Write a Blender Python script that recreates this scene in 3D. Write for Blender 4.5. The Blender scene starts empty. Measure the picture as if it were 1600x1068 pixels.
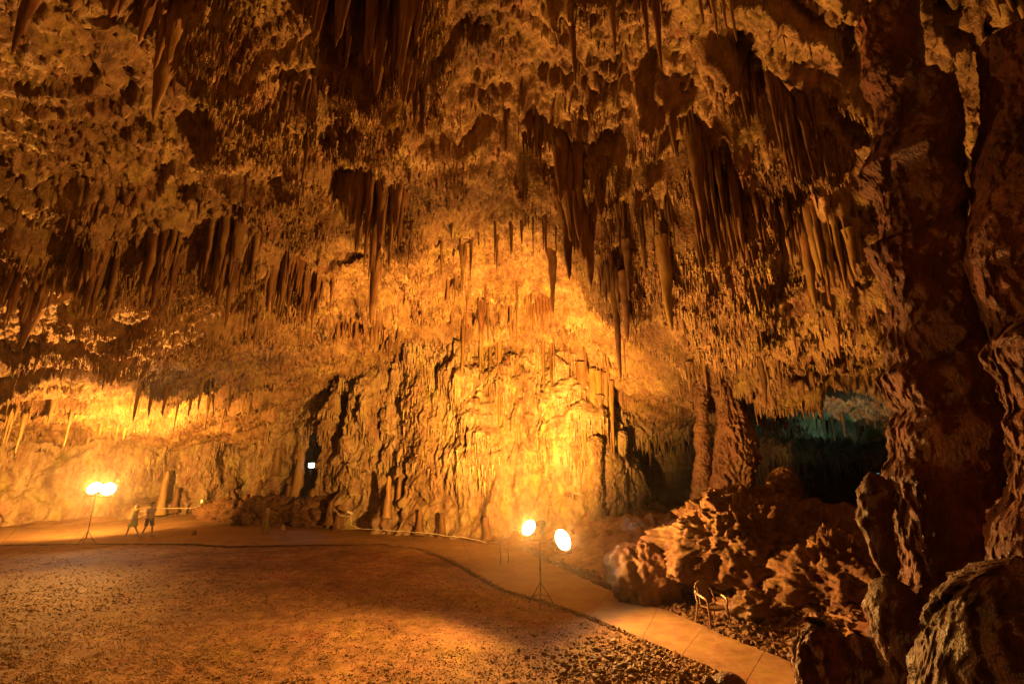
import bpy, math, random
import numpy as np
from mathutils import Vector, Matrix
from mathutils.bvhtree import BVHTree
R = math.radians
C = bpy.context.scene.collection
random.seed(7); rng = np.random.default_rng(7)

# ------------------------------------------------------------------ camera, world, exposure
FPX, PITCH, CAMZ = 712.0, R(14.6), 4.0            # focal length in px of the 1600 px photograph
cam_d = bpy.data.cameras.new('camera'); cam = bpy.data.objects.new('camera', cam_d); C.objects.link(cam)
cam.location = (0, 0, CAMZ); cam.rotation_euler = (math.pi/2 + PITCH, 0, 0)
cam_d.sensor_width = 36; cam_d.lens = 36*FPX/1600; cam_d.clip_end = 300; cam_d.clip_start = .05
sc = bpy.context.scene; sc.camera = cam
w = bpy.data.worlds.new('World'); sc.world = w; w.use_nodes = True
w.node_tree.nodes['Background'].inputs[0].default_value = (.30, .11, .03, 1)   # a closed cave: hardly any ambient light
w.node_tree.nodes['Background'].inputs[1].default_value = .005
sc.view_settings.view_transform = 'Standard'; sc.view_settings.look = 'None'
sc.view_settings.exposure = 0; sc.view_settings.gamma = 1
try:
    sc.cycles.use_denoising = True
    sc.cycles.max_bounces = 5; sc.cycles.diffuse_bounces = 1; sc.cycles.volume_bounces = 0; sc.cycles.glossy_bounces = 2
    sc.cycles.sample_clamp_indirect = 4
except Exception: pass
LAMP = (1.0, .415, .065)                            # colour of the sodium-like floodlights
P_LEFT, P_RIGHT = 22000., 22500.

def ray(px, py):
    xr, yr = (px-800)/FPX, (534-py)/FPX
    return Vector((xr, math.cos(PITCH)-yr*math.sin(PITCH), math.sin(PITCH)+yr*math.cos(PITCH)))
O = Vector((0, 0, CAMZ))
def on_plane(px, py, z=0.0):
    d = ray(px, py); return O + d*((z-CAMZ)/d.z)
def at(px, py, Y):
    d = ray(px, py); return O + d*(Y/d.y)
def proj(p):
    q = Vector(p)-O; c, s = math.cos(PITCH), math.sin(PITCH)
    dep = q.y*c+q.z*s; return 800+FPX*q.x/dep, 534-FPX*(q.z*c-q.y*s)/dep
def z_at(py, Y, X=0):                              # height of the point above (., Y) seen at row py
    d = ray(800, py); return CAMZ + d.z*Y/d.y

# ------------------------------------------------------------------ noise
_r = np.random.default_rng(11)
PERM = np.concatenate([_r.permutation(256)]*3).astype(np.int32)
G3 = _r.normal(size=(256, 3)).astype(np.float32); G3 /= np.linalg.norm(G3, axis=1)[:, None]
def perlin(x, y, z):
    x, y, z = [np.asarray(a, np.float32) for a in np.broadcast_arrays(x, y, z)]
    xi, yi, zi = np.floor(x), np.floor(y), np.floor(z)
    xf, yf, zf = x-xi, y-yi, z-zi
    xi, yi, zi = xi.astype(np.int32) & 255, yi.astype(np.int32) & 255, zi.astype(np.int32) & 255
    u, v, t = [a*a*a*(a*(a*6-15)+10) for a in (xf, yf, zf)]
    out = 0
    for dx in (0, 1):
        a = PERM[xi+dx]
        for dy in (0, 1):
            b = PERM[a+yi+dy]
            for dz in (0, 1):
                g = G3[PERM[b+zi+dz]]
                n = g[..., 0]*(xf-dx)+g[..., 1]*(yf-dy)+g[..., 2]*(zf-dz)
                out = out + n*(u if dx else 1-u)*(v if dy else 1-v)*(t if dz else 1-t)
    return out*1.6
def fbm(x, y, z, o=4, gain=.5, ridge=False):
    s, a, f = 0, 1., 1.
    for i in range(o):
        n = perlin(x*f+i*17.3, y*f+i*9.1, z*f+i*5.7)
        s = s + a*((1-2*np.abs(n)) if ridge else n); a *= gain; f *= 2.03
    return s
def cells(x, y, z=None):                            # 2-D Worley F1
    xi, yi = np.floor(x).astype(np.int32), np.floor(y).astype(np.int32)
    best = np.full(x.shape, 9., np.float32)
    for dx in (-1, 0, 1):
        for dy in (-1, 0, 1):
            h = PERM[PERM[(xi+dx) & 255]+((yi+dy) & 255)]
            px = xi+dx+(G3[h, 0]*.5+.5); py = yi+dy+(G3[h, 1]*.5+.5)
            best = np.minimum(best, (x-px)**2+(y-py)**2)
    return np.sqrt(best)
def sstep(a, b, x):
    t = np.clip((x-a)/(b-a), 0, 1); return t*t*(3-2*t)

# ------------------------------------------------------------------ object helpers
def tag(o, label=None, cat=None, group=None, kind=None):
    if label: o['label'] = label
    if cat: o['category'] = cat
    if group: o['group'] = group
    if kind: o['kind'] = kind
    return o
def link(name, me, mat, parent=None, loc=None):
    o = bpy.data.objects.new(name, me); C.objects.link(o)
    if mat is not None and me is not None: me.materials.append(mat)
    if parent: o.parent = parent
    if loc is not None: o.location = loc
    return o
def empty(name, loc=(0, 0, 0), rz=0):
    o = bpy.data.objects.new(name, None); C.objects.link(o); o.location = loc; o.rotation_euler = (0, 0, rz)
    o.empty_display_size = .2; return o
def np_mesh(name, V, F, smooth=True):
    V = np.ascontiguousarray(V, np.float32).reshape(-1, 3); F = np.ascontiguousarray(F, np.int32)
    k = F.shape[1]; me = bpy.data.meshes.new(name)
    me.vertices.add(len(V)); me.vertices.foreach_set('co', V.ravel())
    me.loops.add(F.size); me.loops.foreach_set('vertex_index', F.ravel())
    me.polygons.add(len(F)); me.polygons.foreach_set('loop_start', np.arange(0, F.size, k, dtype=np.int32))
    me.polygons.foreach_set('loop_total', np.full(len(F), k, np.int32))
    me.polygons.foreach_set('use_smooth', np.full(len(F), smooth, bool))
    me.update(calc_edges=True); me.validate(); return me
def grid_faces(n, m, wrap=False, flip=False):
    i = np.arange(n-1)[:, None]; j = np.arange(m if wrap else m-1)[None, :]; j2 = (j+1) % m
    q = np.stack([i*m+j, i*m+j2, (i+1)*m+j2, (i+1)*m+j], -1).reshape(-1, 4)
    return q[:, ::-1] if flip else q
class MB:                                           # small man-made pieces
    def __init__(s): s.v = []; s.f = []
    def add(s, V, F):
        b = len(s.v); s.v += [tuple(p) for p in V]; s.f += [tuple(i+b for i in f) for f in F]
    def box(s, c, d, rot=None, bev=.12):
        x, y, z = [a/2 for a in d]; e = bev*min(x, y, z); V = []
        for sz in (-1, 1):                           # chamfered box: an octagonal outline in two insets
            for k in ((0, z-e) if sz > 0 else (0, z-e)):
                pass
        prof = [(-z, e), (-z+e, 0), (z-e, 0), (z, e)]
        for (h, i) in prof:
            X, Y = x-i, y-i
            for (a, b) in ((X-e, -Y), (X, -Y+e), (X, Y-e), (X-e, Y), (-X+e, Y), (-X, Y-e), (-X, -Y+e), (-X+e, -Y)):
                V.append(Vector((a, b, h)))
        F = [(k*8+j, k*8+(j+1) % 8, (k+1)*8+(j+1) % 8, (k+1)*8+j) for k in range(3) for j in range(8)]
        F += [tuple(range(7, -1, -1)), tuple(range(24, 32))]
        M = rot or Matrix.Identity(3); c = Vector(c); s.add([c+M@v for v in V], F); return s
    def tube(s, pts, r, n=8, cap=True):
        pts = [Vector(p) for p in pts]; rr = r if isinstance(r, (list, tuple)) else [r]*len(pts); V = []
        for i, p in enumerate(pts):
            t = (pts[min(i+1, len(pts)-1)]-pts[max(i-1, 0)]).normalized()
            a = t.cross(Vector((0, 0, 1))) if abs(t.z) < .9 else t.cross(Vector((1, 0, 0))); a.normalize(); b = t.cross(a)
            V += [p+a*rr[i]*math.cos(2*math.pi*k/n)+b*rr[i]*math.sin(2*math.pi*k/n) for k in range(n)]
        F = [(i*n+k, i*n+(k+1) % n, (i+1)*n+(k+1) % n, (i+1)*n+k) for i in range(len(pts)-1) for k in range(n)]
        if cap: F += [tuple(range(n-1, -1, -1)), tuple(range((len(pts)-1)*n, len(pts)*n))]
        s.add(V, F); return s
    def mesh(s, name, smooth=True):
        me = bpy.data.meshes.new(name); me.from_pydata(s.v, [], s.f); me.update()
        if smooth: me.polygons.foreach_set('use_smooth', [True]*len(me.polygons))
        try: me.set_sharp_from_angle(angle=R(40))
        except Exception: pass
        return me

# ------------------------------------------------------------------ materials
def nodes(name):
    m = bpy.data.materials.new(name); m.use_nodes = True; nt = m.node_tree
    return m, nt, nt.nodes['Principled BSDF']
def rock(name, cols, scale=1., zs=1., rough=(.6, .95), bumps=((3., .5, .25), (14., .5, .06), (60., .4, .015)), spec=.35, coat=0., objc=True):
    m, nt, b = nodes(name); N, L = nt.nodes.new, nt.links.new
    tc = N('ShaderNodeTexCoord'); oi = N('ShaderNodeObjectInfo')
    mp = N('ShaderNodeMapping'); mp.inputs['Scale'].default_value = (scale, scale, scale*zs)
    add = N('ShaderNodeVectorMath'); add.operation = 'MULTIPLY_ADD'; add.inputs[1].default_value = (1, 1, 1)
    rnd = N('ShaderNodeCombineXYZ'); mul = N('ShaderNodeMath'); mul.operation = 'MULTIPLY'; mul.inputs[1].default_value = 37.
    L(oi.outputs['Random'], mul.inputs[0]); L(mul.outputs[0], rnd.inputs[0]); L(mul.outputs[0], rnd.inputs[1])
    L(tc.outputs['Object'], add.inputs[0]); L(rnd.outputs[0], add.inputs[2]); L(add.outputs[0], mp.inputs[0]); P = mp.outputs[0]
    n1 = N('ShaderNodeTexNoise'); n1.inputs['Scale'].default_value = .45; n1.inputs['Detail'].default_value = 8; n1.inputs['Roughness'].default_value = .65
    n2 = N('ShaderNodeTexNoise'); n2.inputs['Scale'].default_value = 3.1; n2.inputs['Detail'].default_value = 9; n2.inputs['Roughness'].default_value = .75
    L(P, n1.inputs[0]); L(P, n2.inputs[0])
    mx = N('ShaderNodeMath'); mx.operation = 'ADD'; L(n1.outputs[0], mx.inputs[0]); L(n2.outputs[0], mx.inputs[1])
    hf = N('ShaderNodeMath'); hf.operation = 'MULTIPLY'; hf.inputs[1].default_value = .5; L(mx.outputs[0], hf.inputs[0])
    cols = [tuple(c*(.55+.12*q) for c in col) for q, col in enumerate(cols)]
    cr = N('ShaderNodeValToRGB'); e = cr.color_ramp.elements
    ps = np.linspace(.36, .64, len(cols)); e[0].position = ps[0]; e[0].color = (*cols[0], 1); e[1].position = ps[-1]; e[1].color = (*cols[-1], 1)
    for q in range(1, len(cols)-1): k = e.new(ps[q]); k.color = (*cols[q], 1)
    L(hf.outputs[0], cr.inputs[0])
    ov = N('ShaderNodeHueSaturation'); vr = N('ShaderNodeMapRange'); vr.inputs[3].default_value = .82; vr.inputs[4].default_value = 1.12
    L(oi.outputs['Random'], vr.inputs[0]); L(vr.outputs[0], ov.inputs['Value'])
    n3 = N('ShaderNodeTexNoise'); n3.inputs['Scale'].default_value = 1.3; n3.inputs['Detail'].default_value = 6; n3.inputs['Roughness'].default_value = .7; L(P, n3.inputs[0])
    tint = N('ShaderNodeValToRGB'); te = tint.color_ramp.elements; te[0].position = .36; te[0].color = (1., .74, .80, 1); te[1].position = .64; te[1].color = (.93, 1., .55, 1)
    k = te.new(.5); k.color = (1., .93, .90, 1); k = te.new(.42); k.color = (.80, .70, .66, 1)
    L(n3.outputs[0], tint.inputs[0]); mm = N('ShaderNodeMix'); mm.data_type = 'RGBA'; mm.blend_type = 'MULTIPLY'; mm.inputs[0].default_value = 1.
    L(cr.outputs[0], mm.inputs[6]); L(tint.outputs[0], mm.inputs[7]); L(mm.outputs[2], ov.inputs['Color']); L(ov.outputs[0], b.inputs['Base Color'])
    rr = N('ShaderNodeMapRange'); rr.inputs[1].default_value = .35; rr.inputs[2].default_value = .65; rr.inputs[3].default_value = rough[0]; rr.inputs[4].default_value = rough[1]
    L(n2.outputs[0], rr.inputs[0]); L(rr.outputs[0], b.inputs['Roughness'])
    b.inputs['Specular IOR Level'].default_value = spec; b.inputs['Coat Weight'].default_value = coat; b.inputs['Coat Roughness'].default_value = .3
    prev = None
    for (s, st, dist) in bumps:
        t = N('ShaderNodeTexNoise'); t.inputs['Scale'].default_value = s; t.inputs['Detail'].default_value = 4; t.inputs['Roughness'].default_value = .6
        L(P, t.inputs[0]); bp = N('ShaderNodeBump'); bp.inputs['Strength'].default_value = st; bp.inputs['Distance'].default_value = dist
        L(t.outputs[0], bp.inputs['Height'])
        if prev: L(prev.outputs[0], bp.inputs['Normal'])
        prev = bp
    if prev: L(prev.outputs[0], b.inputs['Normal'])
    return m
def plain(name, col, rough=.5, metal=0., emit=None, es=0., noise=.12):
    m, nt, b = nodes(name); N, L = nt.nodes.new, nt.links.new
    b.inputs['Roughness'].default_value = rough; b.inputs['Metallic'].default_value = metal
    n = N('ShaderNodeTexNoise'); n.inputs['Scale'].default_value = 9; n.inputs['Detail'].default_value = 6
    cr = N('ShaderNodeValToRGB'); cr.color_ramp.elements[0].position = .3; cr.color_ramp.elements[1].position = .7
    cr.color_ramp.elements[0].color = (*[c*(1-noise) for c in col], 1); cr.color_ramp.elements[1].color = (*[min(1, c*(1+noise)) for c in col], 1)
    L(n.outputs[0], cr.inputs[0]); L(cr.outputs[0], b.inputs['Base Color'])
    if emit: b.inputs['Emission Color'].default_value = (*emit, 1); b.inputs['Emission Strength'].default_value = es
    return m
M = {}
M['ceiling'] = rock('ceiling_rock', [(.10, .045, .02), (.28, .16, .075), (.43, .28, .14), (.60, .44, .25)], 1., .7, (.45, .85), ((4., .7, .14), (14., .9, .06), (45., .9, .02)), .5)
M['wall'] = rock('wall_rock', [(.15, .075, .04), (.36, .24, .13), (.52, .40, .25), (.66, .56, .40)], 1., .35, (.55, .9), ((4., .6, .12), (16., .6, .05), (60., .5, .012)), .3)
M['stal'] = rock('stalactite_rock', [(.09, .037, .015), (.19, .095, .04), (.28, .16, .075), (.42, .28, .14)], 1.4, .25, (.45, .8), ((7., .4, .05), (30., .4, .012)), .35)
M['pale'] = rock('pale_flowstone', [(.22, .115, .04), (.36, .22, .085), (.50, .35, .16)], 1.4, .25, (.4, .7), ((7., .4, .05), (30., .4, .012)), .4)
M['red'] = rock('red_flowstone', [(.12, .055, .03), (.22, .115, .065), (.32, .18, .105)], 1.4, .3, (.45, .8), ((7., .5, .06), (30., .4, .015)), .4)
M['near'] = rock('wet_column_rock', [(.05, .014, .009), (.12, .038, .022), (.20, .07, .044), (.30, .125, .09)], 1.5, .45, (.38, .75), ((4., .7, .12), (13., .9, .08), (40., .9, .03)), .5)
M['outcrop'] = rock('outcrop_rock', [(.13, .05, .025), (.24, .115, .058), (.34, .20, .11), (.44, .30, .17)], 2., 1., (.5, .9), ((5., .7, .10), (20., .7, .04), (70., .6, .012)), .35)
M['ground'] = rock('gravel_floor', [(.16, .08, .04), (.32, .18, .09), (.46, .28, .15), (.58, .38, .21)], .8, 1., (.75, .95), ((8., .4, .03), (35., .7, .015), (110., .9, .008)), .4)
M['stone'] = rock('gravel_stone', [(.18, .09, .05), (.36, .22, .12), (.60, .42, .25)], 3., 1., (.55, .9), ((30., .5, .01),), .4)
M['concrete'] = rock('worn_concrete', [(.34, .20, .10), (.48, .31, .17), (.56, .38, .22)], 1.2, 1., (.5, .85), ((25., .35, .006), (120., .4, .003)), .3)

# ------------------------------------------------------------------ the cave's large form
XS = np.arange(-48, 33, 8.0); YS = np.arange(-8, 47, 6.0)
ZT = np.array([
 [6, 7, 8, 9, 10, 10.5, 10.5, 10, 9, 8, 7],
 [7, 8, 9, 10.5, 11.5, 12, 12, 11.5, 10.5, 9, 8],
 [7, 8.5, 10, 11.5, 12.5, 13, 13.2, 12.8, 11.5, 10, 9],
 [7, 8.5, 9.8, 11.2, 12.4, 13.2, 13.6, 12.4, 10.2, 9, 8],
 [7, 8, 9, 10.2, 11.6, 12.8, 12.8, 8.8, 6.8, 6, 6],
 [6, 6.5, 7.3, 8.4, 10, 11.8, 11.6, 6.8, 5.2, 5, 5],
 [4.4, 4.8, 5.6, 6.6, 8.6, 10.6, 10.6, 6.2, 4.8, 4.6, 4.5],
 [4, 4, 4.6, 5.5, 7.5, 9, 9.5, 6.6, 5.6, 5, 5],
 [3.5, 3.5, 4, 5, 6.5, 8, 8.5, 6, 5, 5, 5],
 [3.5, 3.5, 4, 5, 6, 7, 7, 6, 5, 5, 5]], np.float32)
def crom(t):
    return (-.5*t+t*t-.5*t**3, 1-2.5*t*t+1.5*t**3, .5*t+2*t*t-1.5*t**3, -.5*t*t+.5*t**3)
def zc(x, y):
    x = np.asarray(x, np.float64); y = np.asarray(y, np.float64)
    u = np.clip((x-XS[0])/8, 0, len(XS)-1.001); v = np.clip((y-YS[0])/6, 0, len(YS)-1.001)
    i, j = np.floor(u).astype(int), np.floor(v).astype(int); wu, wv = crom(u-i), crom(v-j); s = 0
    for a in range(4):
        for b in range(4):
            s = s + wu[a]*wv[b]*ZT[np.clip(j+b-1, 0, len(YS)-1), np.clip(i+a-1, 0, len(XS)-1)]
    return s
def macro_hit(px, py):
    d = ray(px, py); t = 3.
    while t < 70:
        p = O+d*t
        if p.z > zc(p.x, p.y): return p
        t += .1
    return O+d*t
# ledges of the photograph: the ceiling drops along them, facing the camera, away from the lamps
LEDGES = []
for (a, b, pt, pb) in [(945, 1240, 296, 385), (535, 640, 290, 370), (815, 950, 250, 320), (1000, 1085, 172, 210), (1125, 1195, 140, 200),
                       (1200, 1290, 205, 270), (490, 690, -30, 120), (190, 340, -60, 70), (395, 560, 135, 180), (0, 170, 372, 425), (150, 420, 375, 440),
                       (395, 500, 425, 470), (930, 1010, 412, 450), (560, 650, 470, 505), (1060, 1390, 470, 502), (1040, 1310, 585, 618),
                       (640, 820, 440, 470), (690, 900, 500, 520), (290, 450, 195, 240), (0, 200, 540, 568), (760, 960, 190, 215), (100, 330, 500, 520),
                       (420, 560, 330, 360), (700, 800, 340, 365), (860, 1000, 10, 60), (880, 1060, 130, 160), (1250, 1390, 120, 150), (0, 120, 290, 320), (1180, 1390, 400, 420)]:
    p0, p1, pm = macro_hit(a, pt), macro_hit(b, pt), macro_hit((a+b)/2, pt)
    drop = max(.25, pm.z - z_at(pb, pm.y))
    LEDGES.append((min(p0.x, pm.x), p1.x, p0.y, p1.y, pm.y, min(drop, 2.2)))
HOLES = []
for (px, py, rx, ry, dp) in [(1000, 345, 1.9, .8, 2.6), (1130, 345, 2.2, .8, 2.6), (1215, 350, 1.2, .7, 2.4), (1320, 285, 1.2, .7, 2.), (880, 300, 1., .7, 2.), (575, 320, 1., .7, 2.), (670, 205, .9, .6, 1.5), (320, 208, .8, .5, 1.1), (395, 205, .6, .4, 1.),
                         (230, 20, 1.3, .8, 2.), (1010, 140, .5, .4, 1.), (1060, 200, .8, .4, 1.2), (1160, 170, .8, .4, 1.2), (830, 348, .8, .4, 1.2), (150, 430, 1.5, .6, 1.5), (280, 410, 1.5, .6, 1.5), (430, 440, 1., .5, 1.5), (520, 330, .7, .4, 1.), (1260, 240, .9, .5, 1.3), (960, 230, .6, .4, .9), (80, 300, .8, .5, 1.)]:
    p = macro_hit(px, py); HOLES.append((p.x, p.y, rx, ry, dp))
def ceil_z(x, y):
    x = np.asarray(x, np.float32); y = np.asarray(y, np.float32)
    z = zc(x, y).astype(np.float32)
    wx = x + .5*fbm(x*.5, y*.5, 3.1, 3); wy = y + .5*fbm(x*.5, y*.5, 9.7, 3)
    z += .55*fbm(x*.22, y*.22, 1.5, 3)
    for (xa, xb, ya, yb, ym, dr) in LEDGES:
        t = np.clip((wx-xa)/max(xb-xa, .1), 0, 1)
        yl = ya+(yb-ya)*t + .35*np.sin(wx*1.7+ym)
        win = sstep(xa-.6, xa+.4, wx)*(1-sstep(xb-.4, xb+.6, wx))
        q = wy-yl
        z -= dr*win*sstep(-.15, .25, q)*np.exp(-np.clip(q, 0, 99)/(1.6+dr*.8))
    for (hx, hy, rx, ry, dp) in HOLES:
        q = ((wx-hx)/rx)**2+((wy-hy)/ry)**2; z += dp*np.exp(-q*q)
    # irregular sawtooth ledges everywhere: slow rise, sudden drop
    far = sstep(14, 19, y)
    for (lam, amp, sd) in ((2.6, .95, 4.), (1.05, .42, 8.)):
        ph = y/lam + 2.2*(fbm(x/lam*.42, y/lam*.42, sd, 3)*(1-far)+.55*far*fbm(x/lam*.22, y/lam*.4, sd, 3))
        f = ph-np.floor(ph); a = np.clip(.55+1.1*fbm(x/lam*.35, y/lam*.35, sd+5, 2), 0, 1.5)
        z += (1-.75*sstep(-.65, -.95, x/np.maximum(y, 1))*sstep(14, 11, y))*amp*a*(sstep(.0, .85, f)*(1-sstep(.90, 1., f))-.5)
    z += .15*fbm(x*1.5, y*1.5, z*1.1, 4, .6, True)+.10*fbm(x*3.2, y*3.2, 5., 3, .7, True)
    c = cells(wx*1.7, wy*1.7); z += .08*(1-np.clip(c, 0, 1))*np.maximum(sstep(-.2, .5, fbm(x*.3, y*.3, 40., 2)), sstep(-.65, -.95, x/np.maximum(y, 1))*sstep(14, 11, y))       # popcorn / scallops
    c2 = cells(wx*5.5+3, wy*5.5); z -= .10*(1-np.clip(c2*1.4, 0, 1))**2
    z += .075*fbm(x*4.5, y*4.5, z*3, 4, .65)
    return z
xs = np.concatenate([np.arange(-46, -26, .11), np.arange(-26, 16, .052), np.arange(16, 30, .25)]).astype(np.float32)
ys = np.concatenate([np.arange(-7, 3, .35), np.arange(3, 20, .052), np.arange(20, 31, .065), np.arange(31, 44, .16)]).astype(np.float32)
GX, GY = np.meshgrid(xs, ys); GZ = ceil_z(GX, GY)
jx = .03*perlin(GX*7, GY*7, 2.); jy = .03*perlin(GX*7, GY*7, 8.)
CV = np.stack([GX+jx, GY+jy, GZ], -1)
co = link('cave_ceiling', np_mesh('cave_ceiling', CV, grid_faces(len(ys), len(xs), flip=True)), M['ceiling'])
tag(co, kind='structure')

def spline(pts, n):
    pts = [Vector(p) for p in pts]; L_ = len(pts); out = []
    for i in range(L_):
        p = [pts[(i+k-1) % L_] for k in range(4)]
        for j in range(n):
            t = j/n; a = crom(t); out.append(sum((p[k]*a[k] for k in range(4)), Vector((0, 0))))
    return out
PLAN = [(-46, 8), (-44, 22), (-38, 29), (-32, 32), (-27, 36.5), (-23, 41.5), (-20.5, 40), (-18.5, 36), (-16.5, 34), (-13.5, 32.5), (-11.3, 31.5), (-8.5, 29.8), (-5, 28), (-1.5, 26.9),
        (1.4, 26.2), (3.3, 25.2), (5.4, 26.0), (8, 27.5), (12, 29), (16.5, 28.5), (20, 25), (20, 19), (16.5, 13), (12.5, 9.5), (10.5, 5), (10, -1), (6, -5), (-6, -6), (-30, -6), (-44, -3)]
pl = spline(PLAN, 60); pl = np.array([(p.x, p.y) for p in pl])
seg = np.linalg.norm(np.roll(pl, -1, 0)-pl, axis=1); cs = np.concatenate([[0], np.cumsum(seg)]); plc = np.vstack([pl, pl[:1]])
def plan_pt(s):
    return np.interp(s, cs, plc[:, 0]), np.interp(s, cs, plc[:, 1])
# sampling density: fine where the photograph looks
s_list = []; s = 0.
while s < cs[-1]:
    s_list.append(s); X, Y = plan_pt(s); s += .055 if (Y > 17 and X > -30) else (.09 if Y > 17 else .3)
SS = np.array(s_list, np.float32); WX, WY = plan_pt(SS)
e = .05; ax, ay = plan_pt((SS-.4) % cs[-1]); bx, by = plan_pt((SS+.4) % cs[-1]); tx, ty = bx-ax, by-ay; ln = np.hypot(tx, ty); tx, ty = tx/ln, ty/ln
cxm, cym = -8., 14.; nx, ny = ty, -tx
flipn = np.sign(nx*(cxm-WX)+ny*(cym-WY)); flipn = np.where(np.abs(flipn) < .5, 1, flipn)
sgn = np.median(flipn); nx, ny = nx*sgn, ny*sgn      # inward
zz = np.concatenate([np.arange(-.6, 11.2, .06), np.arange(11.2, 16, .4)]).astype(np.float32)
S, Z = np.meshgrid(SS, zz); X0, _ = np.meshgrid(WX, zz); Y0, _ = np.meshgrid(WY, zz); NX, _ = np.meshgrid(nx, zz); NY, _ = np.meshgrid(ny, zz)
def wall_disp(S, X, Y, Z):
    ws = S+.5*fbm(X*.5, Y*.5, Z*.5, 2)
    d = .9*fbm(X*.33, Y*.33, Z*.20, 3)
    big = fbm(ws*.45, Z*.08, 7., 3, .5, True); d += .35*big
    m = sstep(-.3, .4, fbm(ws*.35, Z*.25, 21., 3))
    hang = (Z*1.1+1.2*fbm(ws*.6, 3., 2., 2)); f = hang/1.9-np.floor(hang/1.9)          # tiers of draperies: bulge low, cut back under
    d += m*.42*(sstep(.10, .22, f)*(1-f)**.7)
    d += (.2+.8*m)*.15*fbm(ws*1.7+.6*perlin(X*.9, Y*.9, Z*.9), Z*.30, 3., 4, .6, True)
    d += .10*fbm(ws*5.5, Z*.7, 5., 3, .6, True)*(.3+m)
    c = cells(ws*2.1, Z*2.1+.3*S); d += .16*(1-np.clip(c, 0, 1))*(1-m)
    d += .09*fbm(X*3, Y*3, Z*3, 4, .65)
    cr_ = np.abs(perlin(ws*.9, Z*.45, 61.)); d -= .45*np.exp(-(cr_/.035)**2)*sstep(.0, .4, fbm(ws*.5, Z*.5, 71., 2))
    d += .75*np.exp(-np.clip(Z, 0, 9)/.75)*(.6+.5*fbm(ws*.8, Z*.8, 33., 3))           # rubble foot
    return d
D = wall_disp(S, X0, Y0, Z)
RECESS = [(492, 684, 765, .95, 7.), (545, 612, 680, .45, 1.8), (590, 640, 720, .25, 1.), (432, 610, 650, .5, 1.2), (508, 580, 605, .4, 1.), (735, 675, 705, .18, .8),
          (1035, 700, 835, 1.5, 4.), (1350, 735, 830, 2.6, 5.5), (640, 730, 790, .25, .9), (700, 740, 770, .2, .6), (1190, 640, 680, .8, 1.5), (240, 740, 780, 1.6, 2.)]
for (px, pa, pb, wd, dp) in RECESS:
    best = None
    for q in range(len(SS)):
        if WY[q] < 17: continue
        u = 800+FPX*WX[q]/((WY[q])*math.cos(PITCH)); 
        if best is None or abs(u-px) < best[0]: best = (abs(u-px), q)
    q = best[1]; s0 = SS[q]; za, zb = z_at(pb, WY[q]), z_at(pa, WY[q])
    k = np.exp(-((S-s0+.25*perlin(Z*1.3, 3., 1.))/wd)**4)*sstep(za-.5, za+.2, Z)*(1-sstep(zb-.2, zb+.4, Z+.5*perlin(S*2.3, Z*.1, 4.)))
    D -= dp*k
WV = np.stack([X0+NX*D, Y0+NY*D, Z+.08*perlin(X0*2, Y0*2, Z*2)], -1)
wo = link('cave_wall', np_mesh('cave_wall', WV, grid_faces(len(zz), len(SS), wrap=True)), M['wall'])
tag(wo, kind='structure')

# coarse copy of both for placing things
def coarse(V, st):
    W = V[::st, ::st]; n, m = W.shape[:2]; return W.reshape(-1, 3), grid_faces(n, m)
v1, f1 = coarse(CV, 4); v2, f2 = coarse(WV, 4)
BV = BVHTree.FromPolygons(np.vstack([v1, v2]).tolist(), np.vstack([f1, f2+len(v1)]).tolist())
def hit(px, py, far=80):
    d = ray(px, py).normalized(); h = BV.ray_cast(O, d, far)
    return (h[0], h[1]) if h[0] is not None else (O+d*25, Vector((0, 0, -1)))

# ------------------------------------------------------------------ ground, path
PATH_NEAR = [(-200, 838), (0, 851), (140, 849), (300, 849), (360, 853), (470, 851), (600, 849), (660, 857), (710, 876), (750, 900), (790, 922), (850, 938), (920, 962), (1000, 997), (1110, 1043), (1240, 1110), (1330, 1160)]
PATH_FAR = [(-200, 818), (0, 826), (100, 822), (200, 818), (262, 798), (300, 800), (330, 813), (470, 822), (560, 824), (660, 832), (740, 846), (810, 858), (860, 880), (930, 912), (985, 934), (1060, 960), (1150, 1000), (1240, 1035), (1400, 1110)]
def resample(pts, n):
    P = [on_plane(a, b) for a, b in pts]; P = np.array([(p.x, p.y) for p in P]); L_ = np.concatenate([[0], np.cumsum(np.linalg.norm(np.diff(P, axis=0), axis=1))])
    t = np.linspace(0, L_[-1], n); return np.stack([np.interp(t, L_, P[:, 0]), np.interp(t, L_, P[:, 1])], -1)
gx = np.concatenate([np.arange(-48, -26, .3), np.arange(-26, 12, .06), np.arange(12, 30, .3)]).astype(np.float32)
gy = np.concatenate([np.arange(-8, 6.5, .3), np.arange(6.5, 20, .06), np.arange(20, 30, .1), np.arange(30, 45, .3)]).astype(np.float32)
X, Y = np.meshgrid(gx, gy)
pn, pf = resample(PATH_NEAR, 500), resample(PATH_FAR, 500)
def dist_to(poly, X, Y):
    d = np.full(X.shape, 1e9, np.float32)
    for q in poly[::3]: d = np.minimum(d, (X-q[0])**2+(Y-q[1])**2)
    return np.sqrt(d)
dn, df = dist_to(pn, X, Y), dist_to(pf, X, Y)
yn = np.interp(X, pn[:, 0], pn[:, 1]); yf = np.interp(X, *(lambda o: (pf[o, 0], pf[o, 1]))(np.argsort(pf[:, 0])))
side_near = Y < yn; side_far = (Y > yf)
rough = np.where(side_far, sstep(.1, 1.5, df), np.where(side_near, .45+.25*np.exp(-dn/.5), .1))
GH = .05*fbm(X*.5, Y*.5, 0., 3)*rough + rough*.035*fbm(X*2.6, Y*2.6, 1., 4, .5) + rough*.010*fbm(X*11, Y*11, 5., 2, .7)
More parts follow.
